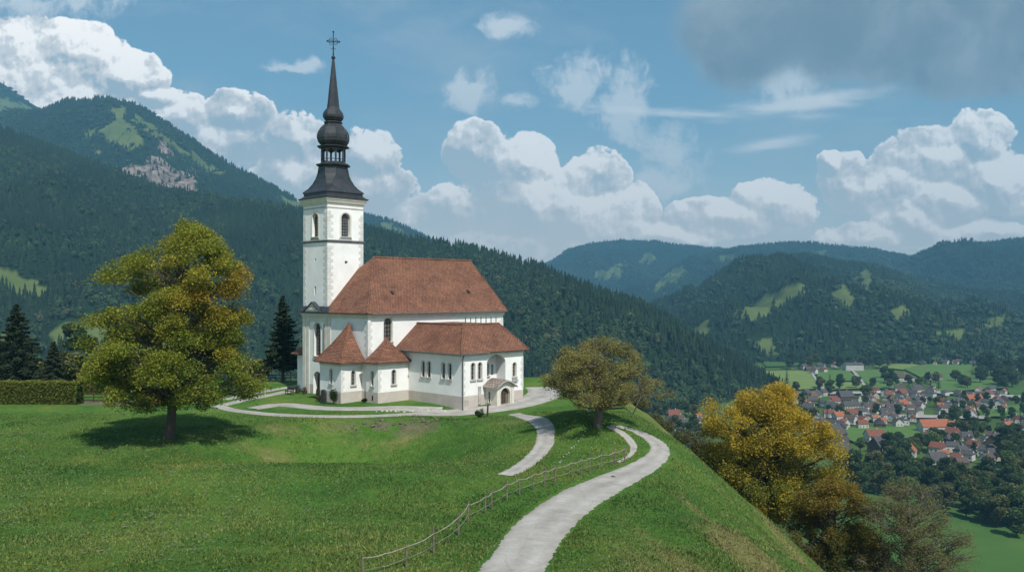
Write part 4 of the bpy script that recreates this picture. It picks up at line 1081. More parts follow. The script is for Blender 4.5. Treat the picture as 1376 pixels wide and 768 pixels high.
def broadleaf(name, loc, label, cat, height, env, n_clump, n_leaf, leaf, colf, trunk_r, fork, clump=(1.7, 0.75), bark='bark', seed=1, shell=0.55, group=None, twigs=5, up=0.35, fill=0.0, lean=(0, 0), gnarl=0.5):
    """env(t) -> crown radius at height fraction t (0..1 of height); branches run from the trunk to clumps of leaves"""
    global rng
    keep_rng = rng; rng = np.random.default_rng(seed); r = rng
    e_ = empty(name, loc, 0, label, cat, group)
    # trunk
    nT = 14; tz = np.linspace(-0.3, height*0.80, nT); wob = np.cumsum(r.normal(0, 0.05*gnarl, (nT, 2)), axis=0); wob -= wob[1]
    T = np.column_stack([wob[:, 0]+lean[0]*tz/height, wob[:, 1]+lean[1]*tz/height, tz]); TR = trunk_r*np.clip(1-tz/(height*0.86), 0.04, 1)**0.85; TR[0] *= 1.45; TR[1] *= 1.12
    chains = [(T, TR, 10)]; tr_at = lambda z: np.array([np.interp(z, tz, T[:, k]) for k in range(3)]); r_at = lambda z: np.interp(z, tz, TR)
    # clump centres: more toward the outside, layered
    C = []; tries = 0
    lump = r.random(40)*2*PI
    while len(C) < n_clump and tries < 60000:
        tries += 1
        t = r.random(); a = r.random()*2*PI
        R0 = env(t)*(1+0.16*math.sin(3*a+lump[0]+t*4)+0.14*math.sin(5*a+lump[1]-t*9)+0.14*math.sin(14*t+lump[2]+a))
        if R0 <= 0.05 or r.random() > R0/max(env(x) for x in (0.3, 0.4, 0.5, 0.6)): continue
        q = R0*(shell+(1-shell)*r.random()**0.6) if r.random() > fill else R0*r.random()**0.5
        if t < fork+0.14 and q < 0.5*R0: continue
        c = np.array([q*math.cos(a)+lean[0]*t, q*math.sin(a)+lean[1]*t, t*height])
        if all(np.linalg.norm((c-d)/np.array([1, 1, 0.7])) > clump[0]*0.50 for d in C): C.append(c)
    P, K = [], []
    per = max(20, n_leaf//max(1, len(C)))
    for ci, c in enumerate(C):
        rad = math.hypot(c[0], c[1])
        zb = max(fork*height*(0.8+0.3*r.random()), min(c[2]-rad*(0.35+0.35*r.random()), height*0.72))
        b0 = tr_at(zb); mid = b0*0.45+c*0.55+np.array([0, 0, -0.10*rad+0.12*(c[2]-zb)])+r.normal(0, 0.12*gnarl*max(rad, .5)*0.5, 3)
        L = bez(b0, mid, c, 9); L[2:-1] += r.normal(0, 0.03*rad*gnarl, (6, 3))
        rb = min(r_at(zb)*0.62, 0.035+0.020*rad*trunk_r/0.5)
        chains.append((L, np.linspace(rb, 0.022, 9), 6))
        cs = clump[0]*(0.7+0.6*r.random()); ch_ = clump[1]*(0.7+0.6*r.random())
        out = np.array([c[0], c[1], 0])/max(rad, .3)
        for k in range(twigs):
            a = r.random()*2*PI; e = c+np.array([math.cos(a)*cs*0.85, math.sin(a)*cs*0.85, r.normal(0.1, 0.3)*ch_])
            s0 = L[5+r.integers(0, 3)]; m_ = (s0+e)/2+np.array([0, 0, 0.15*cs])
            tw_ = bez(s0, m_, e, 5); chains.append((tw_, np.linspace(0.03, 0.008, 5), 4))
        # leaves: drooping plates of foliage with a rough edge
        q = r.normal(0, 1, (per, 3)); q /= np.linalg.norm(q, axis=1)[:, None]; q *= (r.random((per, 1))**0.45)*np.where(r.random((per, 1)) < 0.14, 1.0+0.55*r.random((per, 1)), 1.0)
        lob = 1+0.45*np.sin(np.arctan2(q[:, 1], q[:, 0])*3+lump[ci % 40])*np.abs(q[:, :2]).sum(1)*0.6
        dx, dy = q[:, 0]*cs*lob, q[:, 1]*cs*lob
        dz = q[:, 2]*ch_-0.16*(dx**2+dy**2)/cs
        P.append(c+np.column_stack([dx, dy, dz])); K.append(np.full(per, ci))
    P = np.concatenate(P); K = np.concatenate(K); C = np.array(C)
    tint = colf(P, C[K], K, r)
    tubes_mesh('trunk', chains, M[bark], e_)
    leaf_mesh('crown', P, leaf, tint, e_, up=up)
    rng = keep_rng
    return e_

def ground_at(px, d): x = at(px, d); return (x, d, float(bil(x, d)))
lerp3 = lambda a, b, k: a*(1-k)+b*k
A3 = np.array

# the big maple in the meadow
h0 = hit(228, 590)
def env_maple(t):
    return float(np.interp(t, [0.165, 0.17, 0.24, 0.34, 0.45, 0.60, 0.72, 0.85, 0.95, 1.0], [0.0, 4.2, 6.3, 7.1, 6.7, 5.8, 5.3, 4.2, 2.7, 0.9]))
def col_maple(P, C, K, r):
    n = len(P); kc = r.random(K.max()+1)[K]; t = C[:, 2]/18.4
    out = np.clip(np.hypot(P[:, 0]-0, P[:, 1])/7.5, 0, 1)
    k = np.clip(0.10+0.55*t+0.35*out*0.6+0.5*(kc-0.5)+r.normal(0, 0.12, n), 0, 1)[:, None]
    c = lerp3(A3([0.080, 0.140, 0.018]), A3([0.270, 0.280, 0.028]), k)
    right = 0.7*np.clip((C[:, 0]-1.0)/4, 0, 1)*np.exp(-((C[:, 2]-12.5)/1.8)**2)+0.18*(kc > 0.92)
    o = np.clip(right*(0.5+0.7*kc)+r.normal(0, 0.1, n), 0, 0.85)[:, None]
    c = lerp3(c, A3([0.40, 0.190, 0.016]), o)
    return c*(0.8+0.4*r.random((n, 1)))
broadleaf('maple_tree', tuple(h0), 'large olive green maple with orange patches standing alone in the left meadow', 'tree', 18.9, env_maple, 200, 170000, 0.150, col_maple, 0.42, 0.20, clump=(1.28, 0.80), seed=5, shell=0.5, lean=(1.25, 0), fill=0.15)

# round budding tree on the knoll
h1 = hit(803, 572)
env_round = lambda t: float(np.interp(t, [0.24, 0.27, 0.38, 0.5, 0.65, 0.8, 0.92, 1.0], [0.0, 3.6, 4.9, 4.9, 4.5, 3.6, 2.3, 0.5]))
def col_olive(P, C, K, r):
    n = len(P); k = np.clip(r.random(K.max()+1)[K]*0.7+r.normal(0.2, 0.15, n), 0, 1)[:, None]
    return lerp3(A3([0.150, 0.148, 0.042]), A3([0.290, 0.262, 0.076]), k)*(0.75+0.5*r.random((n, 1)))
broadleaf('round_tree', tuple(h1), 'small round olive brown tree on the grassy knoll beside the road bend', 'tree', 7.9, env_round, 135, 56000, 0.105, col_olive, 0.36, 0.22, clump=(0.80, 0.6), seed=9, shell=0.4, fill=0.35, gnarl=1.4, bark='greybark', twigs=9)

# golden maple, dark golden tree on the flank below the road
def slope_tree(px, d): x = at(px, d); return (x, d, float(bil(x, d)))
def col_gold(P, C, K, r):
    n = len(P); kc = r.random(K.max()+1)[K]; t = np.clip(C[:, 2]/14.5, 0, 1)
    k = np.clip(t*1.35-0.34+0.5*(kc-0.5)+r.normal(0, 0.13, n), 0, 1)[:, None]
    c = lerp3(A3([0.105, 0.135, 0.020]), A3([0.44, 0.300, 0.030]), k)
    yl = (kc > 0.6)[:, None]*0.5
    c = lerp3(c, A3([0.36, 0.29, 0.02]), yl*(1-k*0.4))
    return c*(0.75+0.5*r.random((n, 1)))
env_gold = lambda t: float(np.interp(t, [0.08, 0.16, 0.3, 0.45, 0.6, 0.75, 0.88, 0.96, 1.0], [1.5, 4.4, 6.4, 6.9, 6.6, 5.4, 3.8, 2.2, 0.6]))
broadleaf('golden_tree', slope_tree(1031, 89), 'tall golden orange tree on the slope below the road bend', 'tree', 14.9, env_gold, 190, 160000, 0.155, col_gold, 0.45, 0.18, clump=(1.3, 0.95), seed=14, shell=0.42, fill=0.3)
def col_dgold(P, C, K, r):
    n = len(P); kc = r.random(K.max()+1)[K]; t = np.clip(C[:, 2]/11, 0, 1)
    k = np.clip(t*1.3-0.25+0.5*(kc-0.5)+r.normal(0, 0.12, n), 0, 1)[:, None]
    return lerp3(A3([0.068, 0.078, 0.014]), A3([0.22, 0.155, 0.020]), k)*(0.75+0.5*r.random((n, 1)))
env_d = lambda t: float(np.interp(t, [0.12, 0.22, 0.4, 0.6, 0.8, 0.93, 1.0], [1.2, 3.0, 3.9, 3.9, 3.1, 1.8, 0.4]))
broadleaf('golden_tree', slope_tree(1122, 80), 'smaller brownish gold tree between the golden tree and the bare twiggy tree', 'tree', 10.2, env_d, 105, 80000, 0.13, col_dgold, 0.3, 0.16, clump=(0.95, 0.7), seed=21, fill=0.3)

# bare twiggy tree
def col_bare(P, C, K, r):
    k = r.random((len(P), 1)); return lerp3(A3([0.120, 0.124, 0.046]), A3([0.215, 0.205, 0.078]), k)
env_bare = lambda t: float(np.interp(t, [0.18, 0.25, 0.4, 0.55, 0.7, 0.85, 0.95, 1.0], [0.5, 2.6, 4.0, 4.4, 4.1, 3.1, 1.9, 0.4]))
broadleaf('bare_tree', slope_tree(1222, 76), 'bare twiggy grey brown tree at the lower right above the green field', 'tree', 15.6, env_bare, 240, 64000, 0.095, col_bare, 0.26, 0.2, clump=(0.8, 0.75), seed=33, shell=0.35, fill=0.4, gnarl=1.3, bark='greybark', twigs=9)

# small shrubs, near hill
def shrub(name, loc, label, rad, hgt, n, leaf, c1, c2, seed, group=None, lumps=7):
    global rng
    kr = rng; rng = np.random.default_rng(seed); r = rng
    e_ = empty(name, loc, 0, label, 'bush', group); P = []
    ch_ = []
    for k in range(lumps):
        a = r.random()*2*PI; q = rad*0.6*r.random()**.5; c = np.array([q*math.cos(a), q*math.sin(a), hgt*(0.3+0.45*r.random())])
        v = r.normal(0, 1, (n//lumps, 3)); v /= np.linalg.norm(v, axis=1)[:, None]; v *= r.random((n//lumps, 1))**.4
        P.append(c+v*np.array([rad*.55, rad*.55, hgt*.35])*(0.7+.5*r.random()))
        ch_.append((bez(np.array([0, 0, -.1]), np.array([c[0]*.3, c[1]*.3, c[2]*.6]), c, 5), np.linspace(.05, .015, 5), 5))
    P = np.concatenate(P); P[:, 2] = np.maximum(P[:, 2], 0.02)
    k = np.clip(r.normal(.5, .3, (len(P), 1)), 0, 1)
    tubes_mesh('stem', ch_, M['bark'], e_)
    leaf_mesh('foliage', P, leaf, lerp3(A3(c1), A3(c2), k), e_)
    rng = kr; return e_
shrub('bush', tuple(ch(-3.9, 1.3)), 'small dark green pointed bush at the foot of the left turret', 0.5, 1.7, 1600, 0.12, (0.02, 0.05, 0.012), (0.05, 0.09, 0.02), 3)
shrub('bush', tuple(ch(-3.6, 4.7)), 'low olive shrub between the stone slab and the arched church door', 0.45, 0.8, 900, 0.11, (0.06, 0.07, 0.02), (0.11, 0.11, 0.03), 4)
shrub('bush', tuple(ch(0.3, -1.0)+Vector((-1.2, -.6, 0))), 'tiny dark bush in the corner between the two turrets', 0.45, 0.6, 700, 0.10, (0.015, 0.03, 0.01), (0.03, 0.05, 0.015), 6)
shrub('bush', tuple(hit(645, 561)), 'small dark bush beside the wooden marker post on the path edge', 0.55, 0.95, 1000, 0.12, (0.02, 0.045, 0.012), (0.05, 0.085, 0.02), 8)
shrub('bush', slope_tree(1290, 74), 'dark rounded bush at the bottom edge under the bare tree', 2.4, 4.2, 7000, 0.2, (0.03, 0.032, 0.014), (0.07, 0.062, 0.022), 12, lumps=14)
for k, (px, d, rad, hg, lab) in enumerate([(862, 114, 1.4, 1.8, 'grey green bush right behind the round tree above the road'), (893, 120, 1.5, 1.6, 'pale leafless looking bush on the edge behind the road bend'), (916, 108, 1.5, 1.8, 'grey green bush at the outer edge of the road bend'),
        (944, 98, 1.9, 3.6, 'tall brownish bush touching the left side of the golden tree'), (966, 100, 2.2, 4.0, 'dark bush low behind the golden tree trunk'), (878, 124, 1.5, 1.6, 'dull olive bush lowest of those behind the road bend')]):
    shrub('bush', slope_tree(px, d), lab, rad, hg, 5200, 0.16, (0.075, 0.088, 0.036), (0.145, 0.145, 0.062), 30+k, group='bushes on the edge behind the road bend', lumps=12)

# conifers near the church
def conifer(loc, label, height, rad, seed, dark=(0.010, 0.022, 0.012), light=(0.028, 0.050, 0.022), base=0.04, n=34000, group=None, trunk=0.28, name='spruce_tree'):
    global rng
    kr = rng; rng = np.random.default_rng(seed); r = rng
    e_ = empty(name, loc, 0, label, 'tree', group); ch_ = [(np.array([[0, 0, -.3], [0, 0, height*.5], [0, 0, height*.99]]), np.array([trunk, trunk*.55, .02]), 8)]; P = []
    nb_ = 95
    for k in range(nb_):
        t = base+(1-base)*(k+r.random()*.8)/nb_; a = k*2.4+r.random()*.8; ln = rad*(1-t)**0.8*(0.72+.5*r.random())+0.18
        z = t*height; tip = np.array([ln*math.cos(a), ln*math.sin(a), z-ln*0.22*(1-t)-0.05+0.12*ln])
        B = bez(np.array([0, 0, z]), np.array([ln*.5*math.cos(a), ln*.5*math.sin(a), z+ln*0.05]), tip, 7); ch_.append((B, np.linspace(.05, .012, 7), 4))
        m_ = int(n/nb_*(0.25+1.3*(1-t)))
        s = r.random(m_)**0.75; i = np.minimum((s*6).astype(int), 5); f = s*6-i; q = B[i]*(1-f[:, None])+B[i+1]*f[:, None]
        w_ = ln*0.24*(1-s*0.65)+.06; lat = r.normal(0, .55, m_)*w_
        q = q+np.column_stack([-math.sin(a)*lat, math.cos(a)*lat, -np.abs(r.normal(0, .55, m_))*w_*0.8-np.abs(lat)*.3]); P.append(q)
    P = np.concatenate(P); k = np.clip(r.normal(.4, .3, (len(P), 1)), 0, 1)
    tubes_mesh('trunk', ch_, M['bark'], e_)
    leaf_mesh('crown', P, 0.26*height/14, lerp3(A3(dark), A3(light), k), e_, mat=M['needle'], up=0.1)
    rng = kr; return e_
conifer(ground_at(22, 112), 'tall dark spruce behind the left hedge at the photo edge', 11.5, 4.2, 41)
conifer(ground_at(72, 110), 'small spruce behind the hedge next to the tall dark spruce', 6.8, 2.2, 42, light=(0.04, 0.065, 0.028))
conifer(ground_at(-14, 116), 'dark spruce half cut off by the left photo edge', 10.5, 3.6, 46)
conifer(ground_at(380, 124), 'dark spruce with a bare lower trunk left of the church tower', 12.4, 3.3, 43, base=0.17, trunk=0.3)

# clipped hedges
def hedge(pts, h, w, label, seed, c1, c2, n):
    global rng
    kr = rng; rng = np.random.default_rng(seed); r = rng
    o = empty('hedge', (*pts[0], float(bil(*pts[0]))), 0, label, 'hedge'); p0 = A3([*pts[0], float(bil(*pts[0]))])
    a = A3(pts[0]); b = A3(pts[-1]); ln = np.linalg.norm(b-a); d = (b-a)/ln; nn = A3([-d[1], d[0]])
    s = r.random(n)*ln; face = r.random(n); zz = r.random(n)*h; ww = (r.random(n)-.5)*w
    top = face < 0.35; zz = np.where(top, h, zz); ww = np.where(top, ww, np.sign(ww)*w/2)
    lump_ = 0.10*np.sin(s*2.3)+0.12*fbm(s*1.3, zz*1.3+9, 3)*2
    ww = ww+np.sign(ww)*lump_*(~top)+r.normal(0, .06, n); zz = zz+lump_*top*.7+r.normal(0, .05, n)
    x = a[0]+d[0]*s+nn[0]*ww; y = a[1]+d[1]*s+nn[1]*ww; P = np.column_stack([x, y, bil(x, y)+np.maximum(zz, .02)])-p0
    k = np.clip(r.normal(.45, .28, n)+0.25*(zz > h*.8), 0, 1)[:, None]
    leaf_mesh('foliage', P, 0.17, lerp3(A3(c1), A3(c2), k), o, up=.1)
    mb = MB(); q = int(ln/1.0)                              # woody inside, full of twigs
    for i in range(q):
        s0 = (i+.5)*ln/q; cx_, cy_ = a+d*s0; z0 = float(bil(cx_, cy_))
        mb.tube([A3([cx_, cy_, z0-.1])-p0, A3([cx_+r.normal(0, .1), cy_, z0+h*.9])-p0], [.06, .03], 5)
        for _ in range(7):
            v = A3([d[0]*r.normal(0, .5)+nn[0]*r.normal(0, w*.25), d[1]*r.normal(0, .5)+nn[1]*r.normal(0, w*.25), h*(.2+.7*r.random())])
            mb.tube([A3([cx_, cy_, z0+h*.2])-p0, A3([cx_, cy_, z0])+v-p0], [.03, .012], 3)
    # dense dark inner mass
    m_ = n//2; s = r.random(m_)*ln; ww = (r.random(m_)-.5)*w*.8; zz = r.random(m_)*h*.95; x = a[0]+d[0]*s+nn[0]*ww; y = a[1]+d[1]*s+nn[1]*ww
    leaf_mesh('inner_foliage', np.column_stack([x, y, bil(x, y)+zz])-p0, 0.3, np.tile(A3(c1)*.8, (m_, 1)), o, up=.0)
    mb.build('stem', M['bark'], o); rng = kr
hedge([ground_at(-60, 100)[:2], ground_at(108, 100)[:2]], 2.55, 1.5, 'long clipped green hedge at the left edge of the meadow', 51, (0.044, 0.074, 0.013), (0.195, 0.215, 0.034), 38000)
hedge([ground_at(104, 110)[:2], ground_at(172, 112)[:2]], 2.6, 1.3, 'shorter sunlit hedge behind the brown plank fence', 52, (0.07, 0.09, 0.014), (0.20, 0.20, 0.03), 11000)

# ------------------------------------------------------------------ fences and small things
def fence(name, posts, label, ph, rails, mat, prad, sag=0.10, seed=1, square=False, post_mat=None):
    r = random.Random(seed); b = Vector(posts[0]); e_ = empty(name, posts[0], 0, label, 'fence')
    tops = []
    for p in posts:
        lx, ly = r.uniform(-.06, .06), r.uniform(-.06, .06); hh = ph*r.uniform(.9, 1.14); q = Vector(p)-b
        mb = MB(); 
        mb.tube([q+Vector((0, 0, -.3)), q+Vector((lx*.5, ly*.5, hh*.5)), q+Vector((lx, ly, hh))], [prad*1.1, prad*r.uniform(.85, 1.05), prad*.85], 4 if square else 7)
        mb.build('post', post_mat or mat, e_); tops.append((q, Vector((lx, ly, 0))))
    for fr, rr in rails:
        for (q0, l0), (q1, l1) in zip(tops[:-1], tops[1:]):
            mb = MB(); P = []
            for k in range(7):
                t = k/6; P.append((q0+l0*fr)*(1-t)+(q1+l1*fr)*t+Vector((0, -prad*.9, ph*fr-sag*4*t*(1-t)*r.uniform(.6, 1.2))))
            mb.tube(P, [rr*r.uniform(.8, 1.2) for _ in P], 5); mb.build('rail', mat, e_)
    return e_
fp = [(488, 779), (546, 762), (583, 744), (616, 719), (629, 702), (652, 690), (661, 684), (681, 672), (698, 665), (716, 658), (731, 653), (746, 648), (768, 641), (781, 637), (792, 634), (808, 629), (826, 625), (840, 620)]
fence('post_fence', [tuple(hit(*p)) for p in fp], 'weathered wooden post and rail fence running along the road', 1.18, [(0.86, 0.028), (0.40, 0.012)], M['rail_wood'], 0.055, 0.10, 3, post_mat=M['pale_wood'])
fence('plank_fence', [ground_at(px, 102) for px in (110, 126, 142, 158)], 'low dark brown plank fence beside the hedge end', 1.0, [(0.92, 0.07), (0.55, 0.07), (0.22, 0.07)], M['wood'], 0.07, 0.0, 4)
fence('handrail', [tuple(hit(*p)) for p in ((338, 529), (354, 531), (356, 533))], 'thin pale handrail beside the path left of the church', 1.0, [(0.95, 0.04)], M['whitestone'], 0.04, 0.0, 5)
fence('railing', [ground_at(px, 128) for px in (330, 350, 370, 390, 404)], 'long low dark railing behind the dark spruce by the church', 0.9, [(0.95, 0.05), (0.5, 0.04)], M['wood'], 0.05, 0.0, 6)
# wooden marker post
mb = MB(); mb.tube([(0, 0, -.3), (0.02, 0, .6), (0.05, 0, 1.15)], [.11, .10, .09], 7); mb.ball((0.05, 0, 1.15), .1); o = mb.build('marker_post', M['wood'], None)
o.location = hit(655, 559); tag(o, 'short brown wooden marker post where the footpath forks below the church', 'post')
def rocklike(name, loc, r, mat, label, cat, group, seed):
    rr = random.Random(seed); mb = MB(); mb.ball((0, 0, r*.25), r, 0, 7, 5, .6)
    mb.v = [(x*rr.uniform(.75, 1.3), y*rr.uniform(.75, 1.25), z*rr.uniform(.8, 1.25)) for x, y, z in mb.v]
    o = mb.build(name, mat, None); o.location = loc; o.rotation_euler = (0, 0, rr.uniform(0, 6)); return tag(o, label, cat, group)
rr = random.Random(9)
for k in range(16):
    px = 506+k*6.2+rr.uniform(-2, 2); py = 553.5-(px-506)*0.012+rr.uniform(-.9, .9)
    rocklike('white_stone', hit(px, py), rr.uniform(.09, .2), M['whitestone'], 'small white stone in the row on the lawn below the church wing', 'stone', 'white stones on the lawn', k)
for k in range(34):
    px = 478+rr.random()*135; py = 571-(px-478)*0.055+rr.uniform(-4, 4)
    rocklike('rock', hit(px, py), rr.uniform(.10, .26), M['rock'], 'rough brown rock on the grassy bank below the church path', 'rock', 'rocks along the bank', 100+k)
for k in range(12):
    t = k/11; px = 752+(786-752)*t+rr.uniform(-1, 1); py = 622+(581-622)*t+rr.uniform(-1.5, 1.5)
    rocklike('stone', hit(px, py), rr.uniform(.05, .10), M['stone'], 'little pale stone in the line up the slope under the round tree', 'stone', 'line of pale stones', 200+k)
rocklike('rock', hit(824, 641), .16, M['rock'], 'single dark stone lying on the road at the bend', 'rock', None, 300)
planter(ch(-1.2, 13.2), 'dark pot with a shrub at the far corner of the church front')
planter(ch(-1.0, 12.0), 'lower dark pot with reddish leaves between the corner pot and the church door', 0.34, 0.45, 0.3, (0.10, 0.04, 0.03))
# bench by the church front
b_ = empty('bench', tuple(ch(-2.6, 13.0)), TH-PI/2, 'dark wooden bench on the paving before the church door', 'bench')
mb = MB(); mb.box((-.8, -.2, .42), (.8, .22, .48)); mb.build('seat', M['wood'], b_)
mb = MB(); mb.box((-.8, .2, .55), (.8, .25, .92)); mb.build('backrest', M['wood'], b_)
for sx in (-.65, .65):
    mb = MB(); mb.box((sx-.04, -.18, 0), (sx+.04, -.12, .42)); mb.box((sx-.04, .16, 0), (sx+.04, .20, .9)); mb.box((sx-.035, -.12, .3), (sx+.035, .16, .36)); mb.build('leg', M['wood'], b_)

# ------------------------------------------------------------------ the valley: fields, lanes, houses, trees
def sheet(name, poly, mat, lift):
    """a flat field or lane given by photo corners, laid on the valley floor"""
    w = [flat(*p) for p in poly]; pts = []
    for i in range(len(w)):
        a, b = w[i], w[(i+1) % len(w)]
        for k in range(6): pts.append(a+(b-a)*k/6+rng.normal(0, .6, 2))
    r = delaunay_2d_cdt([Vector(p) for p in pts], [(i, (i+1) % len(pts)) for i in range(len(pts))], [], 1, 1e-4)
    P = np.array([v[:] for v in r[0]]); ce = P.mean(0)
    V = np.column_stack([P-ce, np.full(len(P), 0.0)])
    fs = [tuple(f) for f in r[2]]
    me = bpy.data.meshes.new(name); me.from_pydata([tuple(v) for v in V], [], [f if np.cross(P[f[1]]-P[f[0]], P[f[2]]-P[f[0]]) > 0 else f[::-1] for f in fs]); me.materials.append(mat)
    o = link(name, me); o.location = (*ce, ZF+lift); return tag(o, kind='structure')
ZF = ZV+2.2
fields = [([(1024, 500), (1092, 499), (1099, 524), (1028, 527)], 'field_light', .00), ([(1095, 498), (1140, 499), (1158, 513), (1100, 514)], 'field_mid', .00), ([(1101, 515), (1160, 515), (1168, 523), (1104, 526)], 'field_light', .0), ([(1142, 498), (1185, 499), (1212, 512), (1216, 524), (1172, 523)], 'field_mid', .0),
    ([(1174, 494), (1204, 487), (1246, 489), (1214, 498)], 'field_light', .0), ([(1216, 497), (1252, 489), (1306, 490), (1304, 509), (1236, 508)], 'field_mid', .0), ([(1250, 509), (1340, 508), (1352, 523), (1254, 529)], 'field_mid', .25), ([(1140, 577), (1240, 574), (1236, 590), (1150, 597), (1124, 588)], 'field_mid', .0),
    ([(1020, 482), (1095, 480), (1140, 478), (1100, 492), (1030, 494)], 'field_dark', .0), ([(1080, 533), (1120, 534), (1116, 545), (1075, 545)], 'field_dark', .0), ([(1310, 548), (1376, 546), (1376, 562), (1318, 562)], 'field_mid', .0), ([(1350, 520), (1440, 520), (1450, 540), (1360, 538)], 'field_dark', .0),
    ([(1150, 660), (1200, 668), (1310, 692), (1420, 722), (1500, 900), (1160, 900), (1090, 720)], 'field_dark', .0), ([(960, 655), (1010, 640), (1080, 655), (1040, 720), (990, 720)], 'field_mid', .0), ([(880, 585), (935, 583), (940, 592), (900, 600)], 'field_dark', .0), ([(1060, 470), (1180, 474), (1185, 483), (1110, 486)], 'field_mid', .3)]
for pl, mt, lf in fields: sheet('field', pl, M[mt], lf)
for pl in ([(1146, 560), (1150, 560), (1160, 535), (1162, 525), (1159, 525), (1156, 536)], [(1088, 500), (1091, 500), (1112, 530), (1106, 530)], [(1143, 499), (1147, 499), (1172, 528), (1166, 528)], [(1060, 530), (1240, 527), (1376, 534), (1376, 537), (1240, 530), (1060, 533)], [(1100, 570), (1200, 560), (1330, 562), (1330, 566), (1200, 564), (1100, 575)]):
    sheet('lane', pl, M['lane'], .6)

def house(label, wid, dep, wall_h, roof_h, wallm, roofm, windows=True, half_hip=0.0, chimney=True, group='village houses in the valley', cat='house', name='house', rows=1):
    e_ = empty(name, (0, 0, 0), 0, label, cat, group); w, d = wid/2, dep/2
    mb = MB(); mb.box((-w, -d, -1), (w, d, wall_h))
    mb.add([(-w, -d, wall_h), (-w, d, wall_h), (-w, 0, wall_h+roof_h*.97), (w, -d, wall_h), (w, d, wall_h), (w, 0, wall_h+roof_h*.97)], [(0, 2, 1), (3, 4, 5)], 0)
    wl_ = mb.build('wall', M[wallm], e_)
    o = .6; k = half_hip*w; zz = roof_h*(1+o/d)
    mb = MB(); V = [(-w-o, -d-o, wall_h-roof_h*o/d), (w+o, -d-o, wall_h-roof_h*o/d), (w+o-k, 0, wall_h+roof_h), (-w-o+k, 0, wall_h+roof_h), (-w-o, d+o, wall_h-roof_h*o/d), (w+o, d+o, wall_h-roof_h*o/d)]
    U = [(x, y, z+.25) for x, y, z in V]
    mb.add(V+U, [(6, 7, 8, 9), (11, 10, 9, 8), (0, 3, 2, 1), (4, 5, 2, 3), (0, 1, 7, 6), (5, 4, 10, 11), (1, 2, 8, 7), (2, 5, 11, 8), (3, 0, 6, 9), (4, 3, 9, 10)], 0)
    if k: mb.add(U, [(0, 3, 4), (1, 5, 2)], 0)
    rf = mb.build('roof', M[roofm], e_)
    if chimney:
        mb = MB(); mb.box((w*.3, .4, wall_h+roof_h*.5), (w*.3+.9, 1.3, wall_h+roof_h+1.1)); mb.build('chimney', M['hwhite'], rf)
    if windows:
        nw = max(2, int(wid/3.6))
        for row in range(rows):
            for q in range(nw):
                x = -w+wid*(q+.5)/nw; z0 = 1.0+row*2.7
                mb = MB(); mb.box((x-.55, -d-.06, z0), (x+.55, -d+.1, z0+1.3), 0); mb.box((x-.68, -d-.03, z0-.12), (x+.68, -d+.08, z0+1.42), 1)
                mb.build('window', [M['glass'], M['hwood']], wl_)
        for yy in (-d*.45, d*.45):
            mb = MB(); mb.box((-w-.06, yy-.5, 1.2), (-w+.1, yy+.5, 2.5)); mb.build('window', M['glass'], wl_)
    return e_
def dup(root, loc, rz, s=1.0, label=None):
    c = root.copy(); COL.objects.link(c); c.location = loc; c.rotation_euler = (0, 0, rz); c.scale = (s, s, s)
    if label: c['label'] = label
    for ch_ in list(root.children):
        d = ch_.copy(); COL.objects.link(d); d.parent = c
        for g in ch_.children:
            e2 = g.copy(); COL.objects.link(e2); e2.parent = d
    return c
PH = []
specs = [(11, 8.5, 5.2, 3.6, 'hwhite', 'rbrown', 'white house with a brown roof'), (12, 9, 5.0, 4.2, 'hwhite', 'rred', 'white house with a red roof'), (13, 10, 4.2, 5.2, 'hcream', 'rgrey', 'cream house with a steep grey roof'),
         (10, 8, 5.0, 3.6, 'hcream', 'rred', 'cream house with a red roof'), (15, 10, 3.6, 5.4, 'hwood', 'rgrey', 'dark timber barn with a steep grey roof'), (12, 8.5, 5.4, 3.2, 'hwhite', 'rgrey', 'white house with a grey roof'),
         (9, 7.5, 4.6, 3.4, 'hwhite', 'rorange', 'small white house with an orange roof'), (13, 9, 3.8, 4.6, 'hwood', 'rbrown', 'timber farmhouse with a brown roof')]
placed = []
def free(x, y, r):
    return all((x-a)**2+(y-b)**2 > (r+c)**2 for a, b, c in placed)
def put(px, py, rad): 
    x, y = flat(px, py, ZF); placed.append((x, y, rad)); return (x, y, ZF)
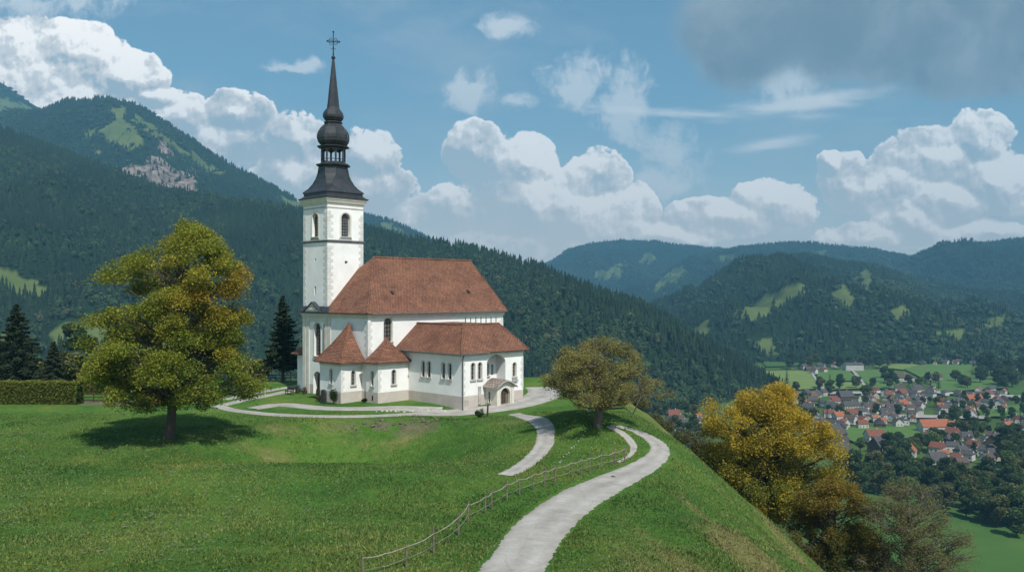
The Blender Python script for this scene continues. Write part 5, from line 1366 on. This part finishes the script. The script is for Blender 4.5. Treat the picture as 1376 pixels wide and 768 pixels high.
# landmarks first, one each
lm = [(1254, 578, 30, 13, 5.2, 6.5, 'hwhite', 'rorange', 'long white hall with a bright orange red roof in the middle of the village', .12, 0, 1), (1281, 578, 12, 10, 5, 5, 'hwhite', 'rorange', 'white house with an orange red roof right beside the long hall', .2, 0, 1),
      (1146, 497, 34, 16, 10, 4, 'hwhite', 'rgrey', 'big white guesthouse standing between the far fields', .1, 0, 3), (1212, 511, 34, 15, 5, 6, 'hwhite', 'rbrown', 'wide brown roofed farm standing between two far fields', .1, 0.2, 1), (1254, 509, 26, 12, 4, 5.5, 'hcream', 'rbrown', 'brown farm with a pale front right of the wide farm', -.05, 0.2, 1),
      (1120, 586, 22, 15, 4, 8, 'hwood', 'rgrey', 'large dark barn with a steep hipped roof by the brown lane', .5, .3, 1), (1125, 604, 20, 14, 4, 8, 'hwood', 'rgrey', 'large dark barn nearest the golden tree', -.5, .1, 1), (1337, 600, 18, 15, 4, 8.5, 'hwood', 'rgrey', 'large dark gabled barn above the treeline at the right', .8, 0, 1),
      (1175, 592, 17, 11, 6, 5, 'hwhite', 'rred', 'white house with a dark red roof left of the orange roofed hall', .15, 0, 2), (1305, 560, 15, 11, 5, 6, 'hwhite', 'rorange', 'tall white gabled house with an orange roof right of the hall', 1.1, 0, 2), (1195, 606, 11, 9, 5, 5, 'hwhite', 'rorange', 'white house with an orange roof at the end of the green field', .9, 0, 2),
      (1223, 612, 12, 9, 5, 5, 'hwhite', 'rorange', 'orange roofed house half hidden by trees below the field', 1.0, 0, 2), (1182, 603, 19, 13, 4, 8, 'hwood', 'rgrey', 'dark steep roofed barn beside the orange roofed house below the field', .6, 0, 1), (1258, 622, 18, 12, 3.5, 6, 'hcream', 'rgrey', 'grey roofed barn rising just above the treeline', .3, .2, 1),
      (1308, 540, 22, 13, 5, 5, 'hcream', 'rorange', 'long orange roofed house at the upper right edge of the village', .2, .1, 2), (1342, 548, 20, 13, 6, 5, 'hwhite', 'rgrey', 'white fronted hall with a grey roof at the upper right', 1.0, 0, 2), (1135, 535, 22, 14, 3.5, 7, 'hwood', 'rgrey', 'wide dark barn left of the pale winding lane', .3, .2, 1), (1142, 548, 22, 13, 4, 5, 'hcream', 'rgrey', 'grey roofed barn below the wide dark barn', .2, .2, 1),
      (1213, 546, 13, 9, 4, 5, 'hwhite', 'rorange', 'small red roofed house alone above the orange hall', .1, .3, 1), (905, 563, 16, 11, 5, 6, 'hcream', 'rred', 'red roofed house at the left end of the village behind the road', .3, .2, 2)]
for px, py, w, d, wh, rh, wm, rm, lab, rz, hh, rows in lm:
    h_ = house(lab, w, d, wh, rh, wm, rm, True, hh, True, None if False else 'village houses in the valley', rows=rows)
    if 'barn' in lab: h_['category'] = 'barn'
    if 'hall' in lab.split()[:3] : h_['category'] = 'hall'
    h_.scale = (.86, .86, .86); h_.location = put(px, py, w*.45); h_.rotation_euler = (0, 0, rz)
# bell turret on the hall roof belongs to the hall; church in the village is only its white stump in the photo
zones = [([(1095, 560), (1160, 556), (1165, 600), (1130, 612), (1098, 606)], 18, 'by the dark barns left'), ([(1165, 548), (1240, 535), (1240, 572), (1165, 580)], 32, 'left of the orange hall'),
         ([(1170, 526), (1255, 524), (1250, 540), (1165, 545)], 24, 'in the row behind the hall'), ([(1265, 530), (1350, 525), (1350, 556), (1262, 556)], 32, 'in the upper right cluster'), ([(1180, 582), (1275, 580), (1300, 590), (1290, 600), (1245, 602)], 9, 'just below the orange hall'),
         ([(1255, 598), (1335, 588), (1345, 622), (1270, 628)], 22, 'in the cluster above the treeline'), ([(1345, 565), (1420, 560), (1420, 600), (1350, 596)], 18, 'at the right photo edge'), ([(1068, 530), (1130, 530), (1125, 552), (1060, 552)], 18, 'by the left lane end'),
         ([(880, 562), (940, 562), (945, 583), (890, 585)], 26, 'behind the road bend'), ([(1070, 492), (1150, 490), (1140, 500), (1075, 502)], 8, 'between the far fields'), ([(1225, 484), (1310, 480), (1310, 490), (1240, 490)], 22, 'under the middle hill'), ([(1350, 490), (1420, 488), (1420, 512), (1360, 510)], 8, 'in the grove far right')]
for zi, (zp, cnt, where) in enumerate(zones):
    xs = [p[0] for p in zp]; ys = [p[1] for p in zp]; done = 0; tr = 0; proto = {}
    while done < cnt and tr < 4000:
        tr += 1; px = rng.uniform(min(xs), max(xs)); py = rng.uniform(min(ys), max(ys))
        if not inpoly(px, py, zp) or inpoly(px, py, [(1132, 575), (1242, 571), (1240, 594), (1150, 600), (1118, 590)]): continue
        x, y = flat(px, py, ZF)
        if not free(x, y, 7.2): continue
        k = int(rng.choice(8, p=[.20, .11, .16, .08, .13, .18, .05, .09])); s = rng.uniform(.6, .9); rz = rng.choice([.2, -.25, 1.4, .9, -.9])+rng.normal(0, .15)
        placed.append((x, y, 7.2)); done += 1
        lab = specs[k][6]+' '+where; grp = 'houses '+where
        if (zi, k) not in proto:
            w, d, wh, rh, wm, rm, _ = specs[k]
            near = py > 540
            if ('m', k, near) not in PROTO if 'PROTO' in globals() else True:
                PROTO = globals().setdefault('PROTO', {})
                h_ = house(lab, w, d, wh, rh, wm, rm, near, 0.12*(k % 3), near, grp); PROTO[('m', k, near)] = h_
                h_.location = (x, y, ZF); h_.rotation_euler = (0, 0, rz); h_['category'] = 'barn' if 'barn' in lab else 'house'
            else:
                h_ = dup(PROTO[('m', k, near)], (x, y, ZF), rz, s, lab); h_['group'] = grp; h_['category'] = 'barn' if 'barn' in lab else 'house'
            proto[(zi, k)] = h_
        else:
            h_ = dup(proto[(zi, k)], (x, y, ZF), rz, s, lab)

# valley trees
def proto_tree(kind, label, cat, seed):
    global rng
    kr = rng; rng = np.random.default_rng(seed); r = rng
    if kind == 'con':
        e_ = conifer((0, 0, 0), label, 18, 3.6, seed, n=2600, trunk=.3); rng = kr
        cr_ = [c for c in e_.children if c.name.startswith('crown')][0]
        return e_
    e_ = empty('broadleaf_tree', (0, 0, 0), 0, label, cat); P, C = [], []
    n_l = 16
    ch_ = [(np.array([[0, 0, -1], [0, 0, 4], [.3, .2, 9]]), np.array([.5, .4, .15]), 6)]
    tall = {'round': 1.0, 'tall': 1.3, 'olive': .95, 'bright': .9}[kind]
    for k in range(n_l):
        a = r.random()*2*PI; t = r.random(); q = 4.6*math.sin(PI*(.15+.75*t))*(.45+.5*r.random())/tall**.5
        c = np.array([q*math.cos(a), q*math.sin(a), (4.0+9.5*t)*tall]); ch_.append((bez(np.array([0, 0, 3.]), np.array([q*.2*math.cos(a), q*.2*math.sin(a), c[2]*.7]), c, 4), np.linspace(.18, .05, 4), 4))
        m_ = 190; v = r.normal(0, 1, (m_, 3)); v /= np.linalg.norm(v, axis=1)[:, None]; v *= (.55+.45*r.random((m_, 1))**.5)
        P.append(c+v*np.array([2.5, 2.5, 2.0])*(.75+.5*r.random())); C.append(np.full(m_, k))
    P = np.concatenate(P); C = np.concatenate(C); kc = r.random(n_l)[C]
    cols = {'round': ((0.034, 0.066, 0.020), (0.082, 0.130, 0.034)), 'tall': ((0.028, 0.054, 0.019), (0.066, 0.104, 0.03)), 'olive': ((0.085, 0.100, 0.034), (0.150, 0.160, 0.054)), 'bright': ((0.075, 0.125, 0.026), (0.150, 0.215, 0.045))}[kind]
    k = np.clip(.3+.5*kc+r.normal(0, .15, len(P)), 0, 1)[:, None]
    tubes_mesh('trunk', ch_, M['bark'], e_); leaf_mesh('crown', P, 1.15, lerp3(A3(cols[0]), A3(cols[1]), k)*(.8+.4*r.random((len(P), 1))), e_)
    rng = kr; return e_
TP = {}
def vtree(kind, px, py, s, lab, grp, z=None):
    x, y = flat(px, py, ZF) if z is None else (at(px, z[0]), z[0])
    zz = ZF-.3 if z is None else z[1]
    desc = {'round': 'dark green round tree ', 'tall': 'tall dark green tree ', 'olive': 'olive green tree ', 'bright': 'fresh green tree ', 'con': 'dark conifer '}[kind]
    if kind not in TP:
        TP[kind] = proto_tree(kind, desc+lab, 'tree', 70+len(TP)); o = TP[kind]; o.location = (x, y, zz); o.scale = (s, s, s); o['group'] = grp
    else:
        o = dup(TP[kind], (x, y, zz), rng.random()*6.28, s, desc+lab); o['group'] = grp
    return o
KINDS_ = ['round', 'tall', 'olive', 'bright', 'con']
def row(poly, n, s0, s1, lab, grp, pr, sep=4.0):
    xs = [p[0] for p in poly]; ys = [p[1] for p in poly]; d = 0; t = 0
    while d < n and t < 4000:
        t += 1; px = rng.uniform(min(xs), max(xs)); py = rng.uniform(min(ys), max(ys))
        if not inpoly(px, py, poly) or inpoly(px, py, [(1132, 575), (1238, 571), (1236, 592), (1150, 600), (1118, 590)]): continue
        x, y = flat(px, py, ZF)
        if not free(x, y, sep*.5): continue
        placed.append((x, y, sep*.5)); d += 1
        vtree(KINDS_[int(rng.choice(5, p=pr))], px, py, rng.uniform(s0, s1), lab, grp)
row([(1120, 645), (1180, 640), (1260, 652), (1330, 672), (1400, 700), (1420, 735), (1376, 725), (1310, 700), (1230, 672), (1150, 662)], 56, .8, 1.3, 'in the long treeline above the lower field', 'trees in the long treeline', [.36, .26, .18, .08, .12], 7)
row([(1120, 632), (1180, 632), (1260, 638), (1376, 650), (1376, 668), (1260, 652), (1130, 645)], 34, .6, .95, 'in the belt of trees under the village', 'trees under the village', [.34, .2, .24, .1, .12], 7)
row([(1232, 606), (1290, 600), (1310, 580), (1290, 582), (1255, 596), (1230, 612), (1195, 624), (1190, 616)], 22, .7, 1.05, 'in the clump between the green field and the houses', 'trees beside the green field', [.36, .16, .26, .14, .08], 6)
row([(1060, 545), (1380, 530), (1380, 600), (1330, 610), (1080, 600)], 110, .40, .8, 'among the village houses', 'trees among the village houses', [.4, .14, .2, .12, .14], 5)
row([(1345, 600), (1420, 590), (1420, 650), (1350, 640)], 16, .9, 1.3, 'at the right edge below the village', 'trees at the right edge', [.4, .2, .25, .1, .05], 7)
row([(1305, 500), (1390, 488), (1390, 515), (1350, 525), (1310, 512)], 30, 1.1, 1.7, 'in the dark grove at the upper right', 'trees in the dark grove', [.45, .3, .1, .0, .15], 9)
row([(1025, 488), (1100, 484), (1180, 486), (1310, 476), (1310, 482), (1180, 494), (1060, 497)], 46, .9, 1.5, 'on the far edge of the fields', 'trees on the far field edge', [.4, .2, .12, .05, .23], 9)
row([(1020, 520), (1240, 500), (1320, 520), (1250, 535), (1030, 540)], 34, .6, 1.2, 'standing between the far fields', 'trees between the far fields', [.45, .15, .15, .1, .15], 7)
row([(860, 556), (945, 552), (955, 600), (900, 605)], 26, .6, 1.1, 'around the houses behind the road bend', 'trees behind the road bend', [.3, .15, .35, .1, .1], 6)
row([(930, 600), (1010, 590), (1060, 640), (1000, 690)], 22, .7, 1.1, 'at the foot of the hill behind the golden tree', 'trees at the foot of the hill', [.3, .15, .4, .1, .05], 7)
# soft broadleaf trees behind the left hedge
for k, (px, d, s, kind) in enumerate([(48, 128, .42, 'olive'), (98, 126, .42, 'olive'), (128, 132, .38, 'olive'), (160, 130, .36, 'olive'), (320, 140, .42, 'round'), (345, 138, .40, 'olive'), (-30, 124, .5, 'round'), (190, 134, .36, 'round')]):
    x = at(px, d); o = vtree(kind, px, 0, s, 'low behind the hedge and the maple', 'small trees behind the hedge', (d, float(bil(x, d))-.3))
for k, (px, d, s, kind) in enumerate([(100, 330, .9, 'round'), (82, 350, .5, 'con'), (122, 345, .6, 'olive')]):
    vtree(kind, px, 0, s, 'on the bright clearing behind the maple', 'trees on the clearing', (d*1.0, CAMH+(HY-480)/F*d))
# ------------------------------------------------------------------ sky with clouds, sun, haze, camera
SUN_AZ, SUN_EL = math.atan2(0.46, -0.888), math.radians(52)       # azimuth from +Y clockwise
sd = Vector((math.sin(SUN_AZ)*math.cos(SUN_EL), math.cos(SUN_AZ)*math.cos(SUN_EL), math.sin(SUN_EL)))
sun = bpy.data.lights.new('sun', 'SUN'); sun.energy = 4.0; sun.angle = math.radians(0.5); sun.color = (1.0, 0.95, 0.88)
so = bpy.data.objects.new('sun', sun); COL.objects.link(so)
so.rotation_euler = (-sd).to_track_quat('-Z', 'Y').to_euler()

def build_world():
    w = bpy.data.worlds.new('World'); sc.world = w; w.use_nodes = True
    nt = w.node_tree; nt.nodes.clear()
    L = nt.links.new
    def m(op, a, b=None, c=None, clamp=False):
        n = nt.nodes.new('ShaderNodeMath'); n.operation = op; n.use_clamp = clamp
        for i, s in enumerate((a, b, c)):
            if s is None: continue
            if isinstance(s, (int, float)): n.inputs[i].default_value = s
            else: L(s, n.inputs[i])
        return n.outputs[0]
    def sstep(x, lo, hi):
        n = nt.nodes.new('ShaderNodeMapRange'); n.interpolation_type = 'SMOOTHSTEP'
        L(x, n.inputs[0]); n.inputs[1].default_value = lo; n.inputs[2].default_value = hi
        return n.outputs[0]
    out = nt.nodes.new('ShaderNodeOutputWorld'); bg = nt.nodes.new('ShaderNodeBackground'); L(bg.outputs[0], out.inputs[0])
    bg.inputs[1].default_value = 0.1
    sky = nt.nodes.new('ShaderNodeTexSky'); sky.sky_type = 'NISHITA'; sky.sun_disc = False
    sky.sun_elevation = SUN_EL; sky.sun_rotation = SUN_AZ; sky.air_density = 1.0; sky.dust_density = 1.2; sky.ozone_density = 2.0; sky.altitude = 600
    tc = nt.nodes.new('ShaderNodeTexCoord')
    sp = nt.nodes.new('ShaderNodeSeparateXYZ'); L(tc.outputs['Generated'], sp.inputs[0])
    y = m('MAXIMUM', m('ABSOLUTE', sp.outputs[1]), 0.12)
    u = m('DIVIDE', sp.outputs[0], y); v = m('DIVIDE', sp.outputs[2], y)
    cb = nt.nodes.new('ShaderNodeCombineXYZ'); L(u, cb.inputs[0]); L(v, cb.inputs[1])
    P0 = cb.outputs[0]
    def vm(op, a, b):
        n = nt.nodes.new('ShaderNodeVectorMath'); n.operation = op
        for i, s in enumerate((a, b)):
            if isinstance(s, tuple): n.inputs[i].default_value = s
            else: L(s, n.inputs[i])
        return n.outputs[0] if op != 'LENGTH' else n.outputs[1]
    def tnoise(p, scale, detail, rough=0.55, col=False, dist=0.0):
        n = nt.nodes.new('ShaderNodeTexNoise'); n.noise_dimensions = '2D'
        n.inputs['Scale'].default_value = scale; n.inputs['Detail'].default_value = detail
        n.inputs['Roughness'].default_value = rough; n.inputs['Distortion'].default_value = dist
        L(p, n.inputs['Vector']); return n.outputs[1 if col else 0]
    def warp(p, scale, amp, detail=3):
        c = tnoise(p, scale, detail, 0.6, True)
        return vm('ADD', p, vm('MULTIPLY', vm('SUBTRACT', c, (0.5, 0.5, 0.5)), (amp, amp, 0)))
    def blobs(p, lst, soft):
        acc = None
        for cx, cy, rx, ry in lst:
            q = vm('MULTIPLY', vm('SUBTRACT', p, ((cx-HX)/F, (HY-cy)/F, 0)), (F/rx, F/ry, 0))
            f = m('SUBTRACT', 1.0, vm('LENGTH', q, (0, 0, 0)))
            acc = f if acc is None else m('SMOOTH_MAX', acc, f, soft)
        return acc
    def vor(p, scale, detail, rough=0.5, smooth=0.0):
        n = nt.nodes.new('ShaderNodeTexVoronoi'); n.voronoi_dimensions = '2D'; n.feature = 'SMOOTH_F1' if smooth else 'F1'
        n.inputs['Scale'].default_value = scale
        n.inputs['Detail'].default_value = detail; n.inputs['Roughness'].default_value = rough
        if smooth: n.inputs['Smoothness'].default_value = smooth
        n.normalize = True
        L(p, n.inputs['Vector']); return n.outputs['Distance']
    CUM = [(20, 105, 120, 75), (100, 75, 70, 50), (172, 105, 55, 40), (212, 128, 40, 20), (90, 150, 150, 50), (240, 160, 60, 38), (318, 155, 46, 36), (300, 190, 70, 34), (400, 190, 44, 46), (392, 245, 70, 48), (492, 212, 50, 46), (498, 262, 60, 44), (552, 298, 48, 32),
           (640, 205, 46, 48), (612, 285, 44, 44), (700, 222, 46, 42), (690, 275, 95, 62), (800, 235, 46, 42), (780, 292, 90, 50), (850, 300, 36, 48), (650, 330, 90, 34),
           (1045, 276, 54, 34), (975, 296, 80, 24), (1320, 188, 46, 44), (1245, 212, 64, 38), (1140, 242, 40, 40), (1126, 216, 20, 20), (1180, 250, 60, 34), (1335, 240, 75, 46), (1280, 270, 70, 30), (1225, 300, 48, 34), (1160, 318, 70, 22), (900, 318, 60, 18), (1330, 315, 60, 20)]
    def H(p):
        pw = warp(p, 10.0, 0.036, 4)
        f = blobs(pw, CUM, 0.10)
        v0 = vor(warp(p, 13, 0.034, 2), 9.5, 0.0, 0.5, 0.3)
        v1 = vor(warp(p, 30, 0.014, 2), 23.0, 0.0, 0.5, 0.3)
        v2 = vor(warp(p, 75, 0.009, 3), 52.0, 2.0, 0.75)
        n2 = tnoise(p, 60, 3, 0.6)
        b = m('ADD', m('MULTIPLY', m('SUBTRACT', 0.45, v0), 0.50), m('MULTIPLY', m('SUBTRACT', 0.43, v1), 0.62))
        b = m('MULTIPLY_ADD', m('SUBTRACT', 0.46, v2), 0.66, b)
        b = m('MULTIPLY_ADD', m('SUBTRACT', n2, 0.5), 0.16, b)
        s = m('ADD', m('MULTIPLY', v0, -1.3), m('MULTIPLY_ADD', v1, -0.75, m('MULTIPLY', v2, -0.50)))
        s = m('MULTIPLY_ADD', n2, 0.10, s)
        return b, f, s
    b0, f0, s0 = H(P0)
    b1, f1, s1_ = H(vm('ADD', P0, (0.0034, 0.0066, 0)))
    h0 = m('ADD', m('MULTIPLY', b0, m('MULTIPLY', sstep(f0, -0.30, 0.10), 1.35)), m('MINIMUM', f0, 0.6))
    dens = sstep(h0, 0.10, 0.25)
    lit = m('MULTIPLY_ADD', m('SUBTRACT', s0, s1_), 1.9, 0.66)
    lit = m('MULTIPLY_ADD', m('SUBTRACT', f0, f1), 2.0, lit)
    # slow shade: parts of each bank lie in the shadow of others
    big = tnoise(warp(P0, 9, 0.05, 4), 5.5, 3, 0.55)
    lit = m('SUBTRACT', lit, m('MULTIPLY', sstep(big, 0.45, 0.60), m('MULTIPLY', sstep(h0, 0.16, 0.5), 0.55)))
    lit = m('MINIMUM', m('MAXIMUM', lit, 0.0), 1.0)
    dens = m('MULTIPLY', dens, m('MULTIPLY_ADD', sstep(lit, 0.0, 0.5), 0.35, 0.65))
    VEIL = [(120, 175, 240, 70), (330, 235, 150, 70), (440, 290, 150, 60), (720, 310, 190, 75), (1000, 315, 190, 50), (1260, 285, 220, 75), (640, 350, 300, 40)]
    fv = m('MULTIPLY_ADD', m('SUBTRACT', tnoise(P0, 9, 6, 0.6), 0.5), 0.9, blobs(warp(P0, 5, 0.05, 3), VEIL, 0.3))
    veil = m('MULTIPLY', sstep(fv, -0.05, 0.7), 0.72)
    def col(c): 
        n = nt.nodes.new('ShaderNodeRGB'); n.outputs[0].default_value = (*c, 1); return n.outputs[0]
    def mix(f, a, b):
        n = nt.nodes.new('ShaderNodeMix'); n.data_type = 'RGBA'
        for s, i in ((f, 0), (a, 6), (b, 7)):
            if isinstance(s, (int, float)): n.inputs[i].default_value = s
            else: L(s, n.inputs[i])
        return n.outputs[2]
    # sky colour: Nishita, pulled a little towards the photograph's soft teal blue
    hs = nt.nodes.new('ShaderNodeHueSaturation'); L(sky.outputs[0], hs.inputs['Color']); hs.inputs['Saturation'].default_value = SKY_SAT; hs.inputs['Value'].default_value = SKY_VAL; hs.inputs['Hue'].default_value = SKY_HUE
    tn = nt.nodes.new('ShaderNodeMix'); tn.data_type = 'RGBA'; tn.blend_type = 'MULTIPLY'; tn.inputs[0].default_value = 1.0; L(hs.outputs[0], tn.inputs[6]); tn.inputs[7].default_value = SKY_TINT; base = tn.outputs[2]
    CU_W, CU_M, CU_D = col((12.6, 12.0, 11.3)), col((7.8, 7.7, 7.6)), col((4.9, 5.4, 5.6))
    cc = mix(sstep(lit, 0.05, 0.6), CU_D, CU_M); cc = mix(sstep(lit, 0.52, 0.95), cc, CU_W)
    # veils and thin clouds
    wv = warp(P0, 4.0, 0.09, 5)
    THIN = [(645, 128, 45, 30), (690, 138, 34, 20), (625, 118, 20, 26), (830, 130, 62, 62), (770, 110, 60, 50), (905, 200, 60, 62), (880, 230, 80, 40), (690, 40, 40, 18), (400, 101, 40, 10), (50, 10, 130, 32), (1060, 120, 70, 45)]
    ft = m('MULTIPLY_ADD', m('SUBTRACT', tnoise(warp(wv, 20, 0.02, 3), 16, 8, 0.68), 0.5), 2.6, blobs(wv, THIN, 0.15))
    thin = m('MULTIPLY', sstep(ft, 0.05, 0.75), 0.72)
    ws = warp(P0, 3.0, 0.02, 3)
    # long streak (tilted) and short streak
    def streak(cx, cy, rx, ry, tilt):
        q = vm('SUBTRACT', ws, ((cx-HX)/F, (HY-cy)/F, 0))
        rt = nt.nodes.new('ShaderNodeVectorRotate'); rt.rotation_type = 'Z_AXIS'; L(q, rt.inputs[0]); rt.inputs['Angle'].default_value = -tilt
        q = vm('MULTIPLY', rt.outputs[0], (F/rx, F/ry, 0))
        return m('SUBTRACT', 1.0, vm('LENGTH', q, (0, 0, 0))), q
    s1, q1 = streak(1075, 138, 165, 17, 0.12); s2, q2 = streak(1040, 191, 75, 13, 0.13); s3, q3 = streak(930, 150, 260, 10, -0.03)
    st = m('MAXIMUM', m('MAXIMUM', s1, s2), m('MULTIPLY', s3, 0.6))
    fs = m('MULTIPLY_ADD', m('SUBTRACT', tnoise(vm('MULTIPLY', ws, (3.0, 16.0, 1)), 4, 6, 0.6), 0.5), 0.9, st)
    strk = m('MULTIPLY', sstep(fs, 0.0, 0.75), 0.8)
    # cirrus haze over the whole sky
    ci = m('MULTIPLY', sstep(tnoise(vm('MULTIPLY', wv, (1.6, 4.0, 1)), 2.4, 7, 0.6), 0.40, 0.8), 0.40)
    skyc = mix(ci, base, col((4.6, 5.2, 5.6)))
    skyc = mix(thin, skyc, col((7.6, 7.9, 8.1)))
    skyc = mix(strk, skyc, col((8.2, 8.4, 8.4)))
    skyc = mix(veil, skyc, mix(sstep(tnoise(P0, 12, 5, 0.6), 0.35, 0.7), col((3.9, 4.7, 5.2)), col((6.0, 6.2, 6.3))))
    skyc = mix(dens, skyc, cc)
    # low milky air over the hills
    low = m('MULTIPLY', m('SUBTRACT', 1.0, sstep(v, -0.04, 0.25)), 0.80)
    skyc = mix(low, skyc, col((7.0, 6.9, 6.8)))
    # dark grey cloud overhead at the right
    wg = warp(P0, 3.2, 0.10, 5)
    GREY = [(1240, 0, 320, 95), (1330, 60, 190, 95), (1120, 10, 210, 90), (1290, 105, 80, 50), (1020, 40, 90, 70), (1450, 40, 220, 120), (1180, 60, 150, 50)]
    fg = m('MULTIPLY_ADD', m('SUBTRACT', tnoise(wg, 6, 7, 0.58), 0.5), 0.75, blobs(wg, GREY, 0.2))
    gd = m('MULTIPLY', sstep(fg, -0.02, 0.34), 0.96)
    gcol = mix(sstep(m('ADD', tnoise(wg, 9, 7, 0.65), m('MULTIPLY', sstep(fg, 0.05, 0.6), -0.25)), 0.10, 0.60), col((1.55, 2.1, 2.55)), col((2.9, 3.4, 3.75)))
    skyc = mix(gd, skyc, gcol)
    L(skyc, bg.inputs[0])
    w.cycles.sampling_method = 'MANUAL'; w.cycles.sample_map_resolution = 512
SKY_SAT, SKY_VAL, SKY_HUE, SKY_TINT = 0.90, 1.02, 0.5, (0.72, 0.96, 0.92, 1)
build_world()

HAZE = 0.000125
hb = MB(); hb.box((-9000, -300, -125), (9500, 8600, 1620))
hm = bpy.data.materials.new('valley_haze'); hm.use_nodes = True
hn = hm.node_tree; hn.nodes.clear()
pv = hn.nodes.new('ShaderNodeVolumePrincipled'); ho = hn.nodes.new('ShaderNodeOutputMaterial'); hn.links.new(pv.outputs[0], ho.inputs['Volume'])
pv.inputs['Color'].default_value = (0.22, 0.54, 0.80, 1); pv.inputs['Density'].default_value = HAZE; pv.inputs['Anisotropy'].default_value = 0.0
hz = hb.build('haze', hm); tag(hz, 'thin blue haze filling the valley air', 'haze', kind='stuff')

cam = bpy.data.cameras.new('camera'); co = bpy.data.objects.new('camera', cam); COL.objects.link(co)
co.location = (0, 0, CAMH); co.rotation_euler = (PI/2, 0, 0)
cam.sensor_width = 36; cam.lens = F/1376*36; cam.shift_y = (HY-384)/1376
cam.clip_start = 0.5; cam.clip_end = 30000
sc.camera = co
vs = sc.view_settings
sc.display_settings.display_device = 'sRGB'
vs.view_transform = 'Standard'; vs.look = 'None'; vs.exposure = 0.4; vs.gamma = 1.0; vs.use_curve_mapping = False
sc.render.engine = 'CYCLES'
cy = sc.cycles
cy.use_denoising = True
try: cy.denoiser = 'OPENIMAGEDENOISE'
except Exception: pass
cy.max_bounces = 5; cy.diffuse_bounces = 2; cy.glossy_bounces = 2; cy.transmission_bounces = 3; cy.volume_bounces = 0; cy.transparent_max_bounces = 6
cy.sample_clamp_indirect = 4.0
sc.render.use_persistent_data = False
